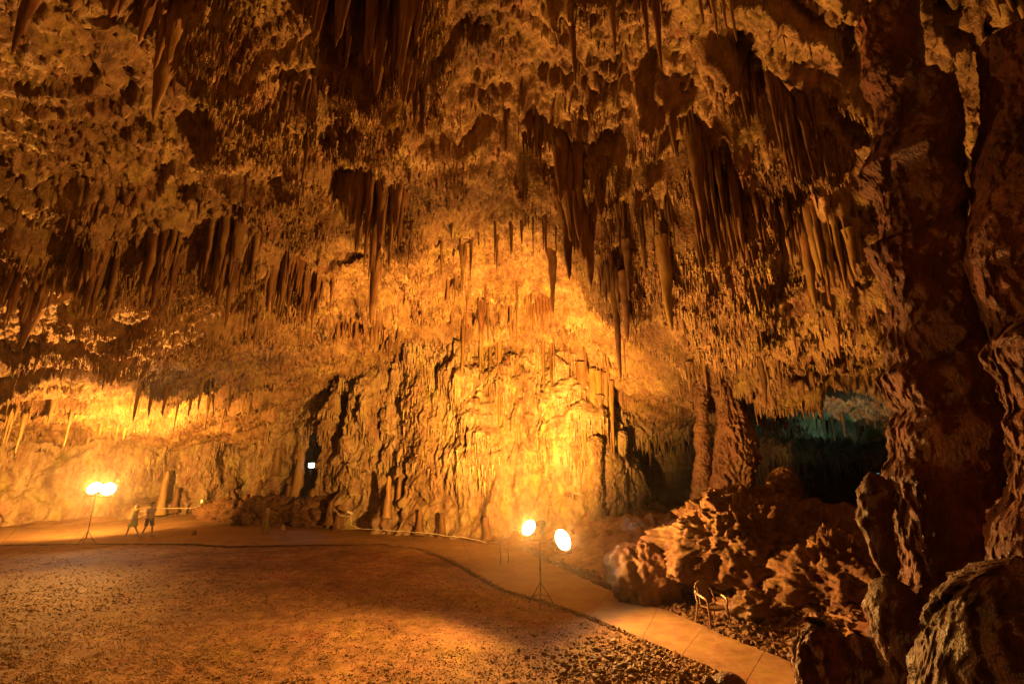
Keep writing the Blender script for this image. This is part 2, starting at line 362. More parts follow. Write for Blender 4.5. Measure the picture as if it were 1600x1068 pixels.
nearr = np.exp(-((X-3.2)/2.2)**2-((Y-9.8)/2.2)**2); GH += nearr*.05*fbm(X*5, Y*5, 9., 3, .7, True)*side_near
GH = np.where(side_near, GH-.015-.03*np.exp(-(dn/.35)**2), GH)
GH += side_far*(.9*sstep(.6, 4.5, df)*sstep(1., 4, X) + .35*sstep(.4, 3., df))*(1+.4*fbm(X*.9, Y*.9, 4., 3))
inpath = (~side_near) & (~side_far); GH = np.where(inpath | (dn < .12) & ~side_near, -.04, GH)
go = link('ground', np_mesh('ground', np.stack([X, Y, GH], -1), grid_faces(len(gy), len(gx))), M['ground']); tag(go, kind='structure')
gi = (gx, gy, GH)
def gz(x, y):
    i = int(np.clip(np.searchsorted(gx, x), 0, len(gx)-1)); j = int(np.clip(np.searchsorted(gy, y), 0, len(gy)-1)); return float(GH[j, i])

# path: poured slabs with open joints
CUT = [0, .10, .19, .27, .345, .415, .48, .54, .60, .655, .705, .75, .79, .822, .852, .882, .912, .945, .975, 1.]
def edge_by_t(poly, cuts):
    return None
P0 = np.array([tuple(on_plane(a, b).xy) for a, b in PATH_NEAR]); P1 = np.array([tuple(on_plane(a, b).xy) for a, b in PATH_FAR])
# joints through matching pairs on the two edges
JOINTS = [((-200, 838), (-200, 818)), ((0, 851), (30, 824)), ((120, 849), (130, 820)), ((215, 849), (262, 798)), ((330, 851), (318, 805)), ((470, 851), (400, 819)), ((560, 849), (470, 822)), ((640, 853), (560, 824)),
          ((700, 872), (630, 829)), ((750, 900), (720, 842)), ((800, 924), (800, 856)), ((860, 941), (862, 881)), ((923, 963), (958, 923)), ((1003, 998), (1027, 951)), ((1068, 1024), (1103, 979)), ((1165, 1070), (1202, 1019)), ((1330, 1160), (1400, 1110))]
def nearest(poly, p):
    return int(np.argmin((poly[:, 0]-p.x)**2+(poly[:, 1]-p.y)**2))
V, F = [], []
for k in range(len(JOINTS)-1):
    a0, a1 = nearest(pn, on_plane(*JOINTS[k][0])), nearest(pn, on_plane(*JOINTS[k+1][0]))
    b0, b1 = nearest(pf, on_plane(*JOINTS[k][1])), nearest(pf, on_plane(*JOINTS[k+1][1]))
    n, m = 24, 10; base = len(V); tilt = random.uniform(-.006, .006)
    for i in range(n+1):
        t = i/n; g = .022/max(1, .1); tt = t*.994+.003 if True else t
        ia, ib = a0+(a1-a0)*tt, b0+(b1-b0)*tt
        A = Vector((np.interp(ia, range(500), pn[:, 0]), np.interp(ia, range(500), pn[:, 1]))); B = Vector((np.interp(ib, range(500), pf[:, 0]), np.interp(ib, range(500), pf[:, 1])))
        A = A+(B-A).normalized()*random.uniform(0, .03); B = B+(A-B).normalized()*random.uniform(0, .05)
        for j in range(m+1):
            p = A.lerp(B, j/m); edge = (i in (0, n)); z = .035+tilt*(t-.5)*2
            V.append((p.x, p.y, z-(.02 if j in (0, m) else 0)))
    for i in range(n):
        for j in range(m):
            q = base+i*(m+1)+j; F.append((q, q+m+1, q+m+2, q+1))
    for ring in ([base+i*(m+1) for i in range(n+1)], [base+i*(m+1)+m for i in range(n+1)], list(range(base, base+m+1)), list(range(base+n*(m+1), base+n*(m+1)+m+1))):
        lo = len(V)
        for q in ring: V.append((V[q][0], V[q][1], -.1))
        for i in range(len(ring)-1): F.append((ring[i], ring[i+1], lo+i+1, lo+i))
V = np.array(V, np.float32); V[:, 2] += .006*perlin(V[:, 0]*.9, V[:, 1]*.9, 0.)
po = link('path', np_mesh('path', V, np.array(F)), M['concrete']); tag(po, kind='structure')
po.data.set_sharp_from_angle(angle=R(35))

# ------------------------------------------------------------------ loose stones
def ico():
    t = (1+5**.5)/2; v = np.array([(-1, t, 0), (1, t, 0), (-1, -t, 0), (1, -t, 0), (0, -1, t), (0, 1, t), (0, -1, -t), (0, 1, -t), (t, 0, -1), (t, 0, 1), (-t, 0, -1), (-t, 0, 1)], np.float32)
    f = np.array([(0, 11, 5), (0, 5, 1), (0, 1, 7), (0, 7, 10), (0, 10, 11), (1, 5, 9), (5, 11, 4), (11, 10, 2), (10, 7, 6), (7, 1, 8), (3, 9, 4), (3, 4, 2), (3, 2, 6), (3, 6, 8), (3, 8, 9), (4, 9, 5), (2, 4, 11), (6, 2, 10), (8, 6, 7), (9, 8, 1)])
    return v/np.linalg.norm(v[0]), f
IV, IF = ico()
def scatter(name, P, r, mat):
    n = len(P); a = rng.uniform(0, 6.28, n); c, s_ = np.cos(a), np.sin(a)
    V = IV[None]*(1+rng.uniform(-.38, .38, (n, 12, 1)))*rng.uniform(.55, 1.15, (n, 1, 3))*r[:, None, None]
    V = np.stack([V[..., 0]*c[:, None]-V[..., 1]*s_[:, None], V[..., 0]*s_[:, None]+V[..., 1]*c[:, None], V[..., 2]*.75], -1)+P[:, None, :]
    F = (IF[None]+np.arange(n)[:, None, None]*12).reshape(-1, 3)
    return link(name, np_mesh(name, V, F, smooth=False), mat)
N = 110000
px_ = rng.uniform(-60, 1230, N); py_ = 850+218*rng.uniform(0, 1, N)**.75
xr, yr = (px_-800)/FPX, (534-py_)/FPX; dy = math.cos(PITCH)-yr*math.sin(PITCH); dz = math.sin(PITCH)+yr*math.cos(PITCH); t = -CAMZ/dz
sx, sy = xr*t, dy*t
ok = sy < np.interp(sx, pn[:, 0], pn[:, 1])-.02; ok &= (fbm(sx*.6, sy*.6, 2., 3) > rng.uniform(-1.1, .35, N)); sx, sy = sx[ok], sy[ok]
ii = np.clip(np.searchsorted(gx, sx), 0, len(gx)-1); jj = np.clip(np.searchsorted(gy, sy), 0, len(gy)-1)
r = .0085*np.exp(rng.normal(0, .5, len(sx)))*(1+.4*(sy > 14)); r = np.clip(r, .005, .04)
tag(scatter('gravel', np.stack([sx, sy, GH[jj, ii]+r*.1], -1), r, M['stone']), 'loose brown gravel over the cave floor', 'gravel', kind='stuff')
# coarse rubble beside the path, and the broken strip along its near edge
Pts, rad = [], []
for k in range(2300):
    a, b = random.gauss(1010, 75), random.gauss(1040, 26); g = on_plane(a, b)
    if g.y > np.interp(g.x, pn[:, 0], pn[:, 1])-.08: continue
    q = .03*math.exp(random.gauss(0, .45)); Pts.append((g.x, g.y, gz(g.x, g.y)+q*.3)); rad.append(min(q, .09))
for k in range(2600):
    i = random.randrange(90, 499); p = pn[i]; q = random.uniform(.02, .055); o = random.gauss(.07, .05)
    if p[0] > 6.5: continue
    Pts.append((p[0]-o*.5, p[1]-o, .0+q*.2)); rad.append(q)
tag(scatter('rubble', np.array(Pts, np.float32), np.array(rad, np.float32), M['stone']), 'broken dark stones strewn along the near edge of the path', 'rubble', kind='stuff')
Pts, rad = [], []
for k in range(2600):
    i = random.randrange(120, 499); p = pf[i]; o = abs(random.gauss(.05, .35)); q = random.uniform(.03, .11)*(1+o*.6)
    x, y = p[0]+o*.35, p[1]+o; Pts.append((x, y, gz(x, y)+q*.3)); rad.append(q)
tag(scatter('rubble', np.array(Pts, np.float32), np.array(rad, np.float32), M['outcrop']), 'tumbled rock debris along the far edge of the path under the wall', 'rubble', kind='stuff')

Pts, rad = [], []
for k in range(2600):
    x, y = random.uniform(3.6, 9.5), random.uniform(11.3, 15.5); px2, _ = proj((x, y, 0))
    j = nearest(pf, Vector((x, y))) ; 
    if y < pf[j][1]+.1 or x < pf[j][0]-.3: continue
    q = .05*math.exp(random.gauss(0, .5)); Pts.append((x, y, gz(x, y)+q*.3)); rad.append(min(q, .16))
tag(scatter('rubble', np.array(Pts, np.float32), np.array(rad, np.float32), M['red']), 'dark red rubble in the hollow round the chair', 'rubble', kind='stuff')

# ------------------------------------------------------------------ stalactites
def stal_arrays(L_, r0, seed, nr=None, ns=None, blunt=.12, flute=.16, lump=.10, lean=(0, 0), flare=.12):
    nr = nr or int(np.clip(L_/.06, 10, 46)); ns = ns or int(np.clip(r0/.02, 9, 26))
    t = np.linspace(0, 1, nr)[:, None]; a = np.linspace(0, 2*np.pi, ns, endpoint=False)[None, :]
    ex = .8+.55*((seed*7.13) % 1)
    rad = r0*((1-t)**ex*(1-blunt)+blunt*np.clip((1-t)*12, 0, 1)**.5)*(1+flare*np.exp(-t*9))
    ca, sa = np.cos(a), np.sin(a)
    z = -L_*t+0*a
    rad = rad*(1+flute*fbm(ca*2.2+seed*3.1, sa*2.2+seed*1.7, z*.35/max(r0, .05)*.2, 3, .6, True)+lump*fbm(ca*.8+seed, sa*.8, z*1.1/max(r0*3, .12)+seed*2.3, 3))
    rad[-1] *= .15
    w = .22*r0*fbm(t[:, 0]*2.2+seed*5.3, seed*1., 0., 2)*np.minimum(t[:, 0]*3, 1); w2 = .22*r0*fbm(t[:, 0]*2.2, seed*7.7, 3., 2)*np.minimum(t[:, 0]*3, 1)
    X = rad*ca+w[:, None]+lean[0]*L_*t; Y = rad*sa+w2[:, None]+lean[1]*L_*t
    V = np.stack([X, Y, z+.25*r0*perlin(ca*2+seed, sa*2, 0.)*(t < .05)], -1)
    return V, nr, ns
def stal(root, L_, r0, label, group, mat='stal', cat='stalactite', name='stalactite', up=False, **kw):
    sd = random.uniform(0, 90); V, nr, ns = stal_arrays(L_, r0, sd, **kw)
    if up: V[..., 2] *= -1
    F = grid_faces(nr, ns, wrap=True, flip=not up)
    o = link(name, np_mesh(name, V, F), M[mat], loc=root); tag(o, label, cat, group); return o
ORD = ['leftmost', 'second from the left', 'third from the left', 'fourth from the left', 'fifth from the left', 'sixth from the left', 'seventh from the left', 'eighth from the left', 'ninth from the left', 'tenth from the left',
       'eleventh from the left', 'twelfth from the left', 'thirteenth from the left', 'fourteenth from the left', 'fifteenth from the left', 'sixteenth from the left']
def hang_at(px, ry, ty, wpx, emb=.45):
    """root point on the rock seen at (px, ry); length to a tip seen at row ty; radius from a width in pixels"""
    p, n = hit(px, ry); p = p+Vector((0, .05, 0)); d = (p-O).length
    zt = z_at(ty, p.y); cz = float(ceil_z(np.array([p.x]), np.array([p.y]))[0]); top = p.z+emb*.6
    if p.z > cz-4.5 and n.z < .6: top = max(top, cz+.15)
    emb = top-p.z; L_ = max(.12, p.z-zt)+emb
    return Vector((p.x, p.y, top)), L_, max(.012, wpx/2*p.y/(FPX*.97))
# rows: (left px, right px, row of roots, row of tips, tip jitter, count, width px, adjective, where, material)
ROWS = [
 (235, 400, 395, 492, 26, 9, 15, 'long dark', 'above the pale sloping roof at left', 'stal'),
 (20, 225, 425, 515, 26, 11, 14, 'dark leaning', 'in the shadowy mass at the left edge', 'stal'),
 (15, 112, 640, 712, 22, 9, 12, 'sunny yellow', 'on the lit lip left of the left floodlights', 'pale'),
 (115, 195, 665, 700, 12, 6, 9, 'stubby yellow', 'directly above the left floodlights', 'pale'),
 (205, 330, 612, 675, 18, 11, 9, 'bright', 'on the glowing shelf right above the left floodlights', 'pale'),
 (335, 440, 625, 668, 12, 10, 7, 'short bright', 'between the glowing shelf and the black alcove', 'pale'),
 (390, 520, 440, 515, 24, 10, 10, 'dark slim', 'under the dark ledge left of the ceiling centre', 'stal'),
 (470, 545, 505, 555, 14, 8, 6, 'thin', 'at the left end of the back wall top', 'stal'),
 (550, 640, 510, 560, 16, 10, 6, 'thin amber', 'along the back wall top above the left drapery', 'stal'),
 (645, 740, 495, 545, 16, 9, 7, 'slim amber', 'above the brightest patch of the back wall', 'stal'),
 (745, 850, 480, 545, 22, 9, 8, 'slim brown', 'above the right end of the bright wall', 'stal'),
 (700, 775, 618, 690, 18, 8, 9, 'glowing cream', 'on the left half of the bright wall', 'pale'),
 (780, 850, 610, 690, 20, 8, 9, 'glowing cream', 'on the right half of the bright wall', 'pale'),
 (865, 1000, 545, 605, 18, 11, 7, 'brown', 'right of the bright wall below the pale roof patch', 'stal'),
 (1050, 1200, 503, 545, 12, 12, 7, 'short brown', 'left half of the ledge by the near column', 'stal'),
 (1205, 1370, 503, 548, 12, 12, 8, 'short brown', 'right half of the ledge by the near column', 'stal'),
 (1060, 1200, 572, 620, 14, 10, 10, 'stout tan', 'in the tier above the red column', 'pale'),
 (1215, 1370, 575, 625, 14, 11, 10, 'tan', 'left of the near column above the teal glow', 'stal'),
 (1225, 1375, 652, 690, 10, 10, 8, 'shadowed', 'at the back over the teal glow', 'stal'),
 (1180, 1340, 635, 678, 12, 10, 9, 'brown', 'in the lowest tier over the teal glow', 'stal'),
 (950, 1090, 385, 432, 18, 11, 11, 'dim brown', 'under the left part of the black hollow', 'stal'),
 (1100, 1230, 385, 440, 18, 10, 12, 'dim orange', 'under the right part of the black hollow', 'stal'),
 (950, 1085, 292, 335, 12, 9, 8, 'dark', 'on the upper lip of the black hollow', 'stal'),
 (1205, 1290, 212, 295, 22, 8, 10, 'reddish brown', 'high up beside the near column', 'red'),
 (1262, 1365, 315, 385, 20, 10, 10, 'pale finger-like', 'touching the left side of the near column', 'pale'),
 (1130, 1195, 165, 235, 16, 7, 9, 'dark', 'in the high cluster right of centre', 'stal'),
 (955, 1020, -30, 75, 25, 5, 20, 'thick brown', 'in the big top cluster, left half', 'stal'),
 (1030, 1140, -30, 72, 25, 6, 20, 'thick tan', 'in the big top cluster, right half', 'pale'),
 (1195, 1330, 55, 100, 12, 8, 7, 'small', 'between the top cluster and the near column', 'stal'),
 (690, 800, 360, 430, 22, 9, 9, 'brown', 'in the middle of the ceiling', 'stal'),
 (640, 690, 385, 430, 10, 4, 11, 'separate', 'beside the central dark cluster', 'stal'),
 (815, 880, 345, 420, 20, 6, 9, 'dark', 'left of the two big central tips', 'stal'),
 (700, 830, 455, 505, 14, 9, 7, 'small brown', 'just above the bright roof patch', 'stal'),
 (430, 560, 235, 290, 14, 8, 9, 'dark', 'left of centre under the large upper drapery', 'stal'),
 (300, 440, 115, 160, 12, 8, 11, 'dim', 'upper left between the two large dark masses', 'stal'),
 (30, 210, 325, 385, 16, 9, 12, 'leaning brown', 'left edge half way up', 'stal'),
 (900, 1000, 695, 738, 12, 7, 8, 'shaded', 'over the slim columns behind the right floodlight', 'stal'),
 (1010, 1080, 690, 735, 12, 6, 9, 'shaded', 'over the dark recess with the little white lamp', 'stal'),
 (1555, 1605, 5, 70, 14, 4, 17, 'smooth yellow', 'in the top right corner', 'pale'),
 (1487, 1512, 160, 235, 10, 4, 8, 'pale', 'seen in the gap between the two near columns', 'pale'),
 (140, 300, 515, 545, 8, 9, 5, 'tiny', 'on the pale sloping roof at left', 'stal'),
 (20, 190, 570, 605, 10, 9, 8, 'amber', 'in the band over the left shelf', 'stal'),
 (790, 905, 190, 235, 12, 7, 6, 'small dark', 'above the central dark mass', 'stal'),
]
n_rows = 0
for (a, b, ry, ty, tj, n, wpx, adj, where, mt) in ROWS:
    xs_ = a+(b-a)*np.cumsum(rng.uniform(.15, 1.6, n)**1.3)/1.; xs_ = a+(b-a)*(xs_-xs_[0])/(xs_[-1]-xs_[0])
    for k, px in enumerate(sorted(xs_)):
        f_ = random.choice([.35, .5, .6, .8, 1., 1.1])
        r1 = ry+random.uniform(-22, 16); t1 = r1+(ty-ry+random.uniform(-tj, tj)*.6)*f_*.85
        root, L_, r0 = hang_at(px, r1, max(t1, r1+8), wpx*.78*random.uniform(.5, 1.25)*(.55+.45*f_))
        lab = f"{adj} stalactite, {ORD[k].replace('from the left', 'from left')}, {where}"
        if len(lab.split()) > 16: print('LONG', lab)
        stal(root, L_, r0, lab, f"{adj} stalactites {where}", mt, blunt=random.uniform(.08, .3)); n_rows += 1
SINGLES = [  # px, root row, tip row, width px, material, label
 (917, 325, 448, 34, 'stal', 'large tapering stalactite, right one of two side by side in the ceiling centre'),
 (886, 325, 438, 32, 'stal', 'large tapering stalactite, left one of two side by side in the ceiling centre'),
 (1037, 385, 518, 24, 'pale', 'long smooth honey coloured stalactite below the black hollow'),
 (862, 395, 492, 15, 'stal', 'single dark-topped stalactite below left of the two big central tips'),
 (960, 430, 598, 15, 'red', 'very long thin reddish stalactite reaching towards the wall right of centre'),
 (975, 440, 535, 18, 'red', 'reddish stalactite right beside the very long thin one'),
 (588, 400, 508, 18, 'stal', 'longest dark tip of the central left cluster'),
 (752, 480, 545, 13, 'stal', 'dark pointed stalactite over the bright wall top'),
 (724, 385, 450, 14, 'pale', 'pale edged stalactite in the middle of the ceiling'),
 (405, 480, 552, 9, 'stal', 'thin black stalactite reaching lowest left of the centre'),
 (365, 420, 515, 17, 'stal', 'thick blunt stalactite lit on its right side at the left'),
 (258, 380, 480, 22, 'stal', 'wide black stalactite hanging in the left dark row'),
 (155, 400, 500, 22, 'stal', 'black wedge shaped stalactite at the left'),
 (50, 480, 545, 26, 'stal', 'dark broad tooth shaped stalactite near the left edge'),
 (1021, -40, 112, 22, 'stal', 'dark stalactite with the lowest tip of the big top cluster'),
 (1050, 180, 245, 16, 'stal', 'black stalactite, left of a dark clump high right of centre'),
 (1168, 635, 688, 15, 'pale', 'creamy carrot shaped stalactite right of the red column'),
 (1228, 640, 672, 22, 'pale', 'stout barrel shaped yellow stalactite over the boulders'),
 (1075, 580, 612, 15, 'pale', 'pale rounded stalactite left above the red column'),
 (1190, 570, 640, 11, 'stal', 'narrow brown stalactite in the right tiers'),
 (1305, 510, 560, 12, 'stal', 'dark stalactite in the horizontal ledge near the column'),
 (790, 170, 240, 12, 'stal', 'small black stalactite alone on the pale upper ceiling'),
 (480, 215, 295, 13, 'stal', 'black spike left of the ceiling centre'),
 (268, 60, 190, 46, 'stal', 'large blade-like stalactite with brown tip at upper left'),
 (62, -60, 88, 34, 'stal', 'dark pointed stalactite in the upper left corner'),
 (640, -50, 125, 40, 'stal', 'smooth brown stalactite in front of the large upper drapery'),
 (895, 30, 130, 16, 'stal', 'dark slim stalactite left of the big top cluster'),
 (862, 600, 640, 6, 'stal', 'thin dark needle against the bright wall edge'),
 (1250, 330, 485, 30, 'pale', 'thick flowstone pillar tip hanging beside the near column'),
]
for (px, ry, ty, wpx, mt, lab) in SINGLES:
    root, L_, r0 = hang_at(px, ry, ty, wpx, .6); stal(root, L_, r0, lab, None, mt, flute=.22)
# fused clusters / draperies
def cluster(px, ry, ty, wpx, n, sw, mat, label, depth=1.2, prof=None, name='stalactite_cluster', cat='stalactite cluster'):
    c, _ = hit(px, ry); Vs, Fs, b = [], [], 0; W = wpx/2*c.y/(FPX*.97)
    zt = z_at(ty, c.y); Lm = c.z-zt
    n = int(n*2.1)
    for k in range(n):
        u = (k+.5)/n*2-1+random.uniform(-.06, .06); x = c.x+u*W; y = c.y+random.uniform(-.5, .5)*depth
        f = (prof(u) if prof else (1-abs(u)**1.6*.6))*random.choice([.3, .45, .6, .75, .9, 1.05])*random.uniform(.9, 1.05)
        r0 = sw/2*c.y/(FPX*.97)*random.uniform(.5, 1.3)*(.6+.4*f); top = c.z+.5
        ez = float(ceil_z(np.array([x]), np.array([y]))[0]+.15-c.z); ez = .4 if ez > 4.5 else max(ez, .2)
        V, nr, ns = stal_arrays(Lm*f+ez, r0*(1.1+.12*ez), random.uniform(0, 90), flute=.28, lump=.14, blunt=random.uniform(.05, .2), nr=26, ns=14)
        V = V+np.array([x-c.x, y-c.y, ez]); Vs.append(V.reshape(-1, 3)); Fs.append(grid_faces(nr, ns, wrap=True, flip=True)+b); b += nr*ns
    o = link(name, np_mesh(name, np.vstack(Vs), np.vstack(Fs)), M[mat], loc=c); tag(o, label, cat); return o
cluster(590, 10, 195, 190, 34, 26, 'stal', 'huge dark ribbed drapery filling the upper middle left of the frame', 2.2, lambda u: .75+.25*u)
cluster(590, 310, 430, 95, 17, 15, 'stal', 'dark cluster of tapering stalactites left of the ceiling centre', 1.3)
cluster(262, -30, 85, 140, 14, 30, 'stal', 'large black mass of fused stalactites at upper left', 1.6)
cluster(905, 275, 395, 80, 14, 22, 'stal', 'dark fused mass carrying two big central tips', 1.2)
cluster(968, 425, 500, 66, 15, 12, 'red', 'reddish fused cluster from which a very long thin tip drops', .9)
cluster(1010, 325, 405, 125, 26, 11, 'stal', 'left half of a ragged curtain under the black hollow', .9, lambda u: .8)
cluster(1165, 325, 425, 170, 34, 13, 'stal', 'right half of a ragged curtain under the black hollow', 1., lambda u: .8)
cluster(1295, 380, 480, 70, 16, 15, 'pale', 'flowstone bunch with drooping fingers beside the near column', 1.)
cluster(1160, 150, 215, 60, 14, 11, 'stal', 'dense dark bunch of small stalactites high right of centre', .9)
cluster(1060, 185, 235, 70, 14, 11, 'stal', 'dark clump with two black teeth high right of centre', .9)
cluster(840, 215, 260, 50, 10, 10, 'stal', 'black ragged clump above the ceiling centre', .8)
cluster(440, 420, 500, 60, 14, 11, 'stal', 'black fused bunch under a ledge left of centre', .9)
cluster(480, 455, 505, 50, 12, 9, 'stal', 'brown hanging bunch right of the black fused bunch', .8)
cluster(355, 395, 475, 70, 13, 13, 'stal', 'broad dark bunch at left with blunt tips', 1.1)
cluster(255, 390, 455, 60, 11, 14, 'stal', 'black bunch in the middle of the left dark band', 1.1)
cluster(150, 400, 460, 70, 12, 14, 'stal', 'black bunch in the left part of the left dark band', 1.1)
cluster(45, 440, 510, 80, 14, 13, 'stal', 'dark bunch at the extreme left edge', 1.1)
cluster(1230, 215, 300, 66, 13, 12, 'red', 'rust coloured bunch with long slim tips near the near column', .9)
cluster(840, 470, 520, 50, 12, 8, 'stal', 'small brown bunch at the edge of the glowing roof', .7)
cluster(560, 500, 545, 90, 22, 7, 'stal', 'long fringe block along the top of the back wall', .7, lambda u: .85)
cluster(930, 690, 735, 56, 11, 8, 'pale', 'yellowish hanging block behind the right floodlight', .6, lambda u: .8)
cluster(460, 150, 195, 90, 14, 11, 'stal', 'dim fringed block under the roof at upper left', 1.)

# fine stalactites: nobody could count them
def fine(name, P, L_, r, label, mat):
    n = len(P); ns = 4; a = np.linspace(0, 2*np.pi, ns, endpoint=False); tt = np.array([0, .3, .65, .97]); rp = np.array([1.25, .8, .5, .12])
    V = np.zeros((n, 4, ns, 3), np.float32); jit = rng.uniform(.8, 1.25, (n, 4, ns))
    V[..., 0] = P[:, None, None, 0]+r[:, None, None]*rp[None, :, None]*np.cos(a)*jit; V[..., 1] = P[:, None, None, 1]+r[:, None, None]*rp[None, :, None]*np.sin(a)*jit
    V[..., 2] = P[:, None, None, 2]-L_[:, None, None]*tt[None, :, None]
    F = (grid_faces(4, ns, wrap=True, flip=True)[None]+np.arange(n)[:, None, None]*4*ns).reshape(-1, 4)
    return tag(link(name, np_mesh(name, V, F), mat), label, 'small stalactites', kind='stuff')
sm = zc(GX, GY); low = sm-GZ                                    # how far below the smooth roof
gxx = (np.roll(GZ, -2, 0)-np.roll(GZ, 2, 0))                    # drop towards +y
dens = fbm(GX*.45, GY*.45, 77., 3)
area = np.gradient(xs)[None, :]*np.gradient(ys)[:, None]
wgt = area*np.clip(.22+1.3*np.clip(low, 0, 1.4), 0, 3)**1.5*(.25+sstep(-.25, .45, dens))*(GY > 4)*(GY < 33)*(GX > -34)*(GX < 17)*(np.abs(GX) < GY*1.25+3)
wgt = wgt.ravel()/wgt.sum(); NF = 105000
idx = rng.choice(wgt.size, NF, p=wgt); P = CV.reshape(-1, 3)[idx]+np.array([0, 0, .04]); dd = P[:, 1]
lw = low.ravel()[idx]
Lf = .8*(.05+.30*rng.random(NF)**3+.25*np.clip(lw, 0, 1.2)*rng.random(NF))*(1+.3*fbm(P[:, 0]*.5, P[:, 1]*.5, 5., 2)); rf = Lf*rng.uniform(.07, .16, NF)+.008
fine('fine_stalactites', P, Lf, rf, 'countless short thin stalactites covering the cave ceiling', M['ceiling'])
WVf = WV[:, :].reshape(-1, 3); okw = (WVf[:, 1] > 19) & (WVf[:, 2] > 2.2) & (WVf[:, 2] < 11)
cand = np.nonzero(okw)[0]; sl = (np.roll(D, -3, 0)-np.roll(D, 3, 0)).ravel()     # surface comes forward upwards: an overhang
wt = (np.clip(sl[cand], 0, .6)+.02)*(1+2.5*sstep(6.5, 9, WVf[cand, 2])); idx = rng.choice(cand, 20000, p=wt/wt.sum()); P = WVf[idx]
Lf = .15+.6*rng.random(20000)**2; rf = .02+Lf*rng.uniform(.05, .12, 20000)
fine('wall_fringe', P, Lf, rf, 'many small dripstones fringing the back wall', M['wall'])

# ------------------------------------------------------------------ boulders, stalagmites, columns
def blob(name, c, dims, label, cat, mat, group=None, seed=0., nr=70, ns=110, amp=.28, freq=1.1, rid=.5, cut=.35, rot=0, tilt=0, zst=1.):
    t = np.linspace(0, np.pi, nr)[:, None]; a = np.linspace(0, 2*np.pi, ns, endpoint=False)[None, :]
    d = np.stack([np.sin(t)*np.cos(a), np.sin(t)*np.sin(a), -np.cos(t)+0*a], -1)
    sz = max(dims)*.5; q = d*np.array(dims)*.5
    n1 = fbm(q[..., 0]*freq/1+seed, q[..., 1]*freq+seed*2, q[..., 2]*freq*zst, 5, .55); n2 = fbm(q[..., 0]*freq*2.3+seed, q[..., 1]*freq*2.3, q[..., 2]*freq*2.3*zst+seed, 5, .62, True)
    V = q*(1+amp*n1[..., None])+d*(min(.5, sz*.3)*rid*.5*(n2-.3)[..., None])
    V[..., 2] = np.maximum(V[..., 2], -dims[2]*cut)
    cr_, sr = math.cos(rot), math.sin(rot); x, y = V[..., 0]*cr_-V[..., 1]*sr, V[..., 0]*sr+V[..., 1]*cr_
    ct, st = math.cos(tilt), math.sin(tilt); V = np.stack([x*ct+V[..., 2]*st, y, -x*st+V[..., 2]*ct], -1)
    V[..., 2] += dims[2]*cut
    return tag(link(name, np_mesh(name, V, grid_faces(nr, ns, wrap=True)), M[mat], loc=c), label, cat, group)
def column(name, rows, Y, label, cat, mat, depthf=.8, sq=1., ns=None, nr=None, seed=0., amp=.10, freq=1.6, zst=.7, ridge=.06, fine_=.03, parent=None, dome=True, close=True, group=None):
    """rows: (left px, right px, row): silhouette, given its own distance Y, real width and thickness"""
    rows = sorted(rows, key=lambda r: -r[2]); zs_ = [z_at(r[2], Y) for r in rows]
    def xof(px, py): d = ray(px, py); return d.x*Y/d.y
    l = [xof(r[0], r[2]) for r in rows]; rr = [xof(r[1], r[2]) for r in rows]
    z0, z1 = zs_[0], zs_[-1]; nr = nr or int((z1-z0)/.035); zq = np.linspace(z0, z1, nr)
    lq, rq = np.interp(zq, zs_, l), np.interp(zq, zs_, rr); cx, hw = (lq+rq)/2, (rq-lq)/2
    ns = ns or int(np.clip(hw.max()*2*np.pi/.035, 40, 420)); a = np.linspace(0, 2*np.pi, ns, endpoint=False)[None, :]
    dp = np.maximum(hw, .08)**.85*depthf
    if dome:
        hh_ = max(.05, min(1.1*hw[-1], .35*(z1-z0))); q_ = np.clip((zq-(z1-hh_))/hh_, 0, 1); k_ = np.maximum(1-q_**1.5, .0004)**.6; hw = hw*k_; dp = dp*k_
    ca, sa = np.sign(np.cos(a))*np.abs(np.cos(a))**sq, np.sign(np.sin(a))*np.abs(np.sin(a))**sq
    az = np.arctan2(cx, Y)[:, None] if sq < 1 else 0.*cx[:, None]; u_, v_ = hw[:, None]*np.cos(az)*ca, dp[:, None]*sa
    X = cx[:, None]+u_*np.cos(az)+v_*np.sin(az); Yy = Y-u_*np.sin(az)+v_*np.cos(az); Zz = zq[:, None]+0*a
    zs2 = zst*(.55 if sq < 1 else 1); n = amp*fbm(X*freq+seed, Yy*freq, Zz*freq*zst, 4, .5)+ridge*(fbm(X*freq*2.6+seed+.4*perlin(X*2, Yy*2, Zz*2), Yy*freq*2.6, (Zz+.5*X)*freq*2.6*zs2, 4, .6, True)-.6)*(.3+sstep(-.3, .5, fbm(X*1.1+seed, Yy*1.1, Zz*.7, 2)))+fine_*fbm(X*11+seed, Yy*11, (Zz+.5*X)*11*zs2, 3, .6)
    X2 = X+np.cos(a)*n; Y2 = Yy+np.sin(a)*n; Z2 = Zz+.6*n*0
    base = Vector((float(cx[0]), Y, float(z0)))
    V = np.stack([X2-base.x, Y2-base.y, Z2-base.z], -1); F = grid_faces(nr, ns, wrap=True)
    me = np_mesh(name, V, F)
    o = link(name, me, M[mat], parent=parent, loc=base if parent is None else base-parent.location)
    return tag(o, label, cat, group) if parent is None else o
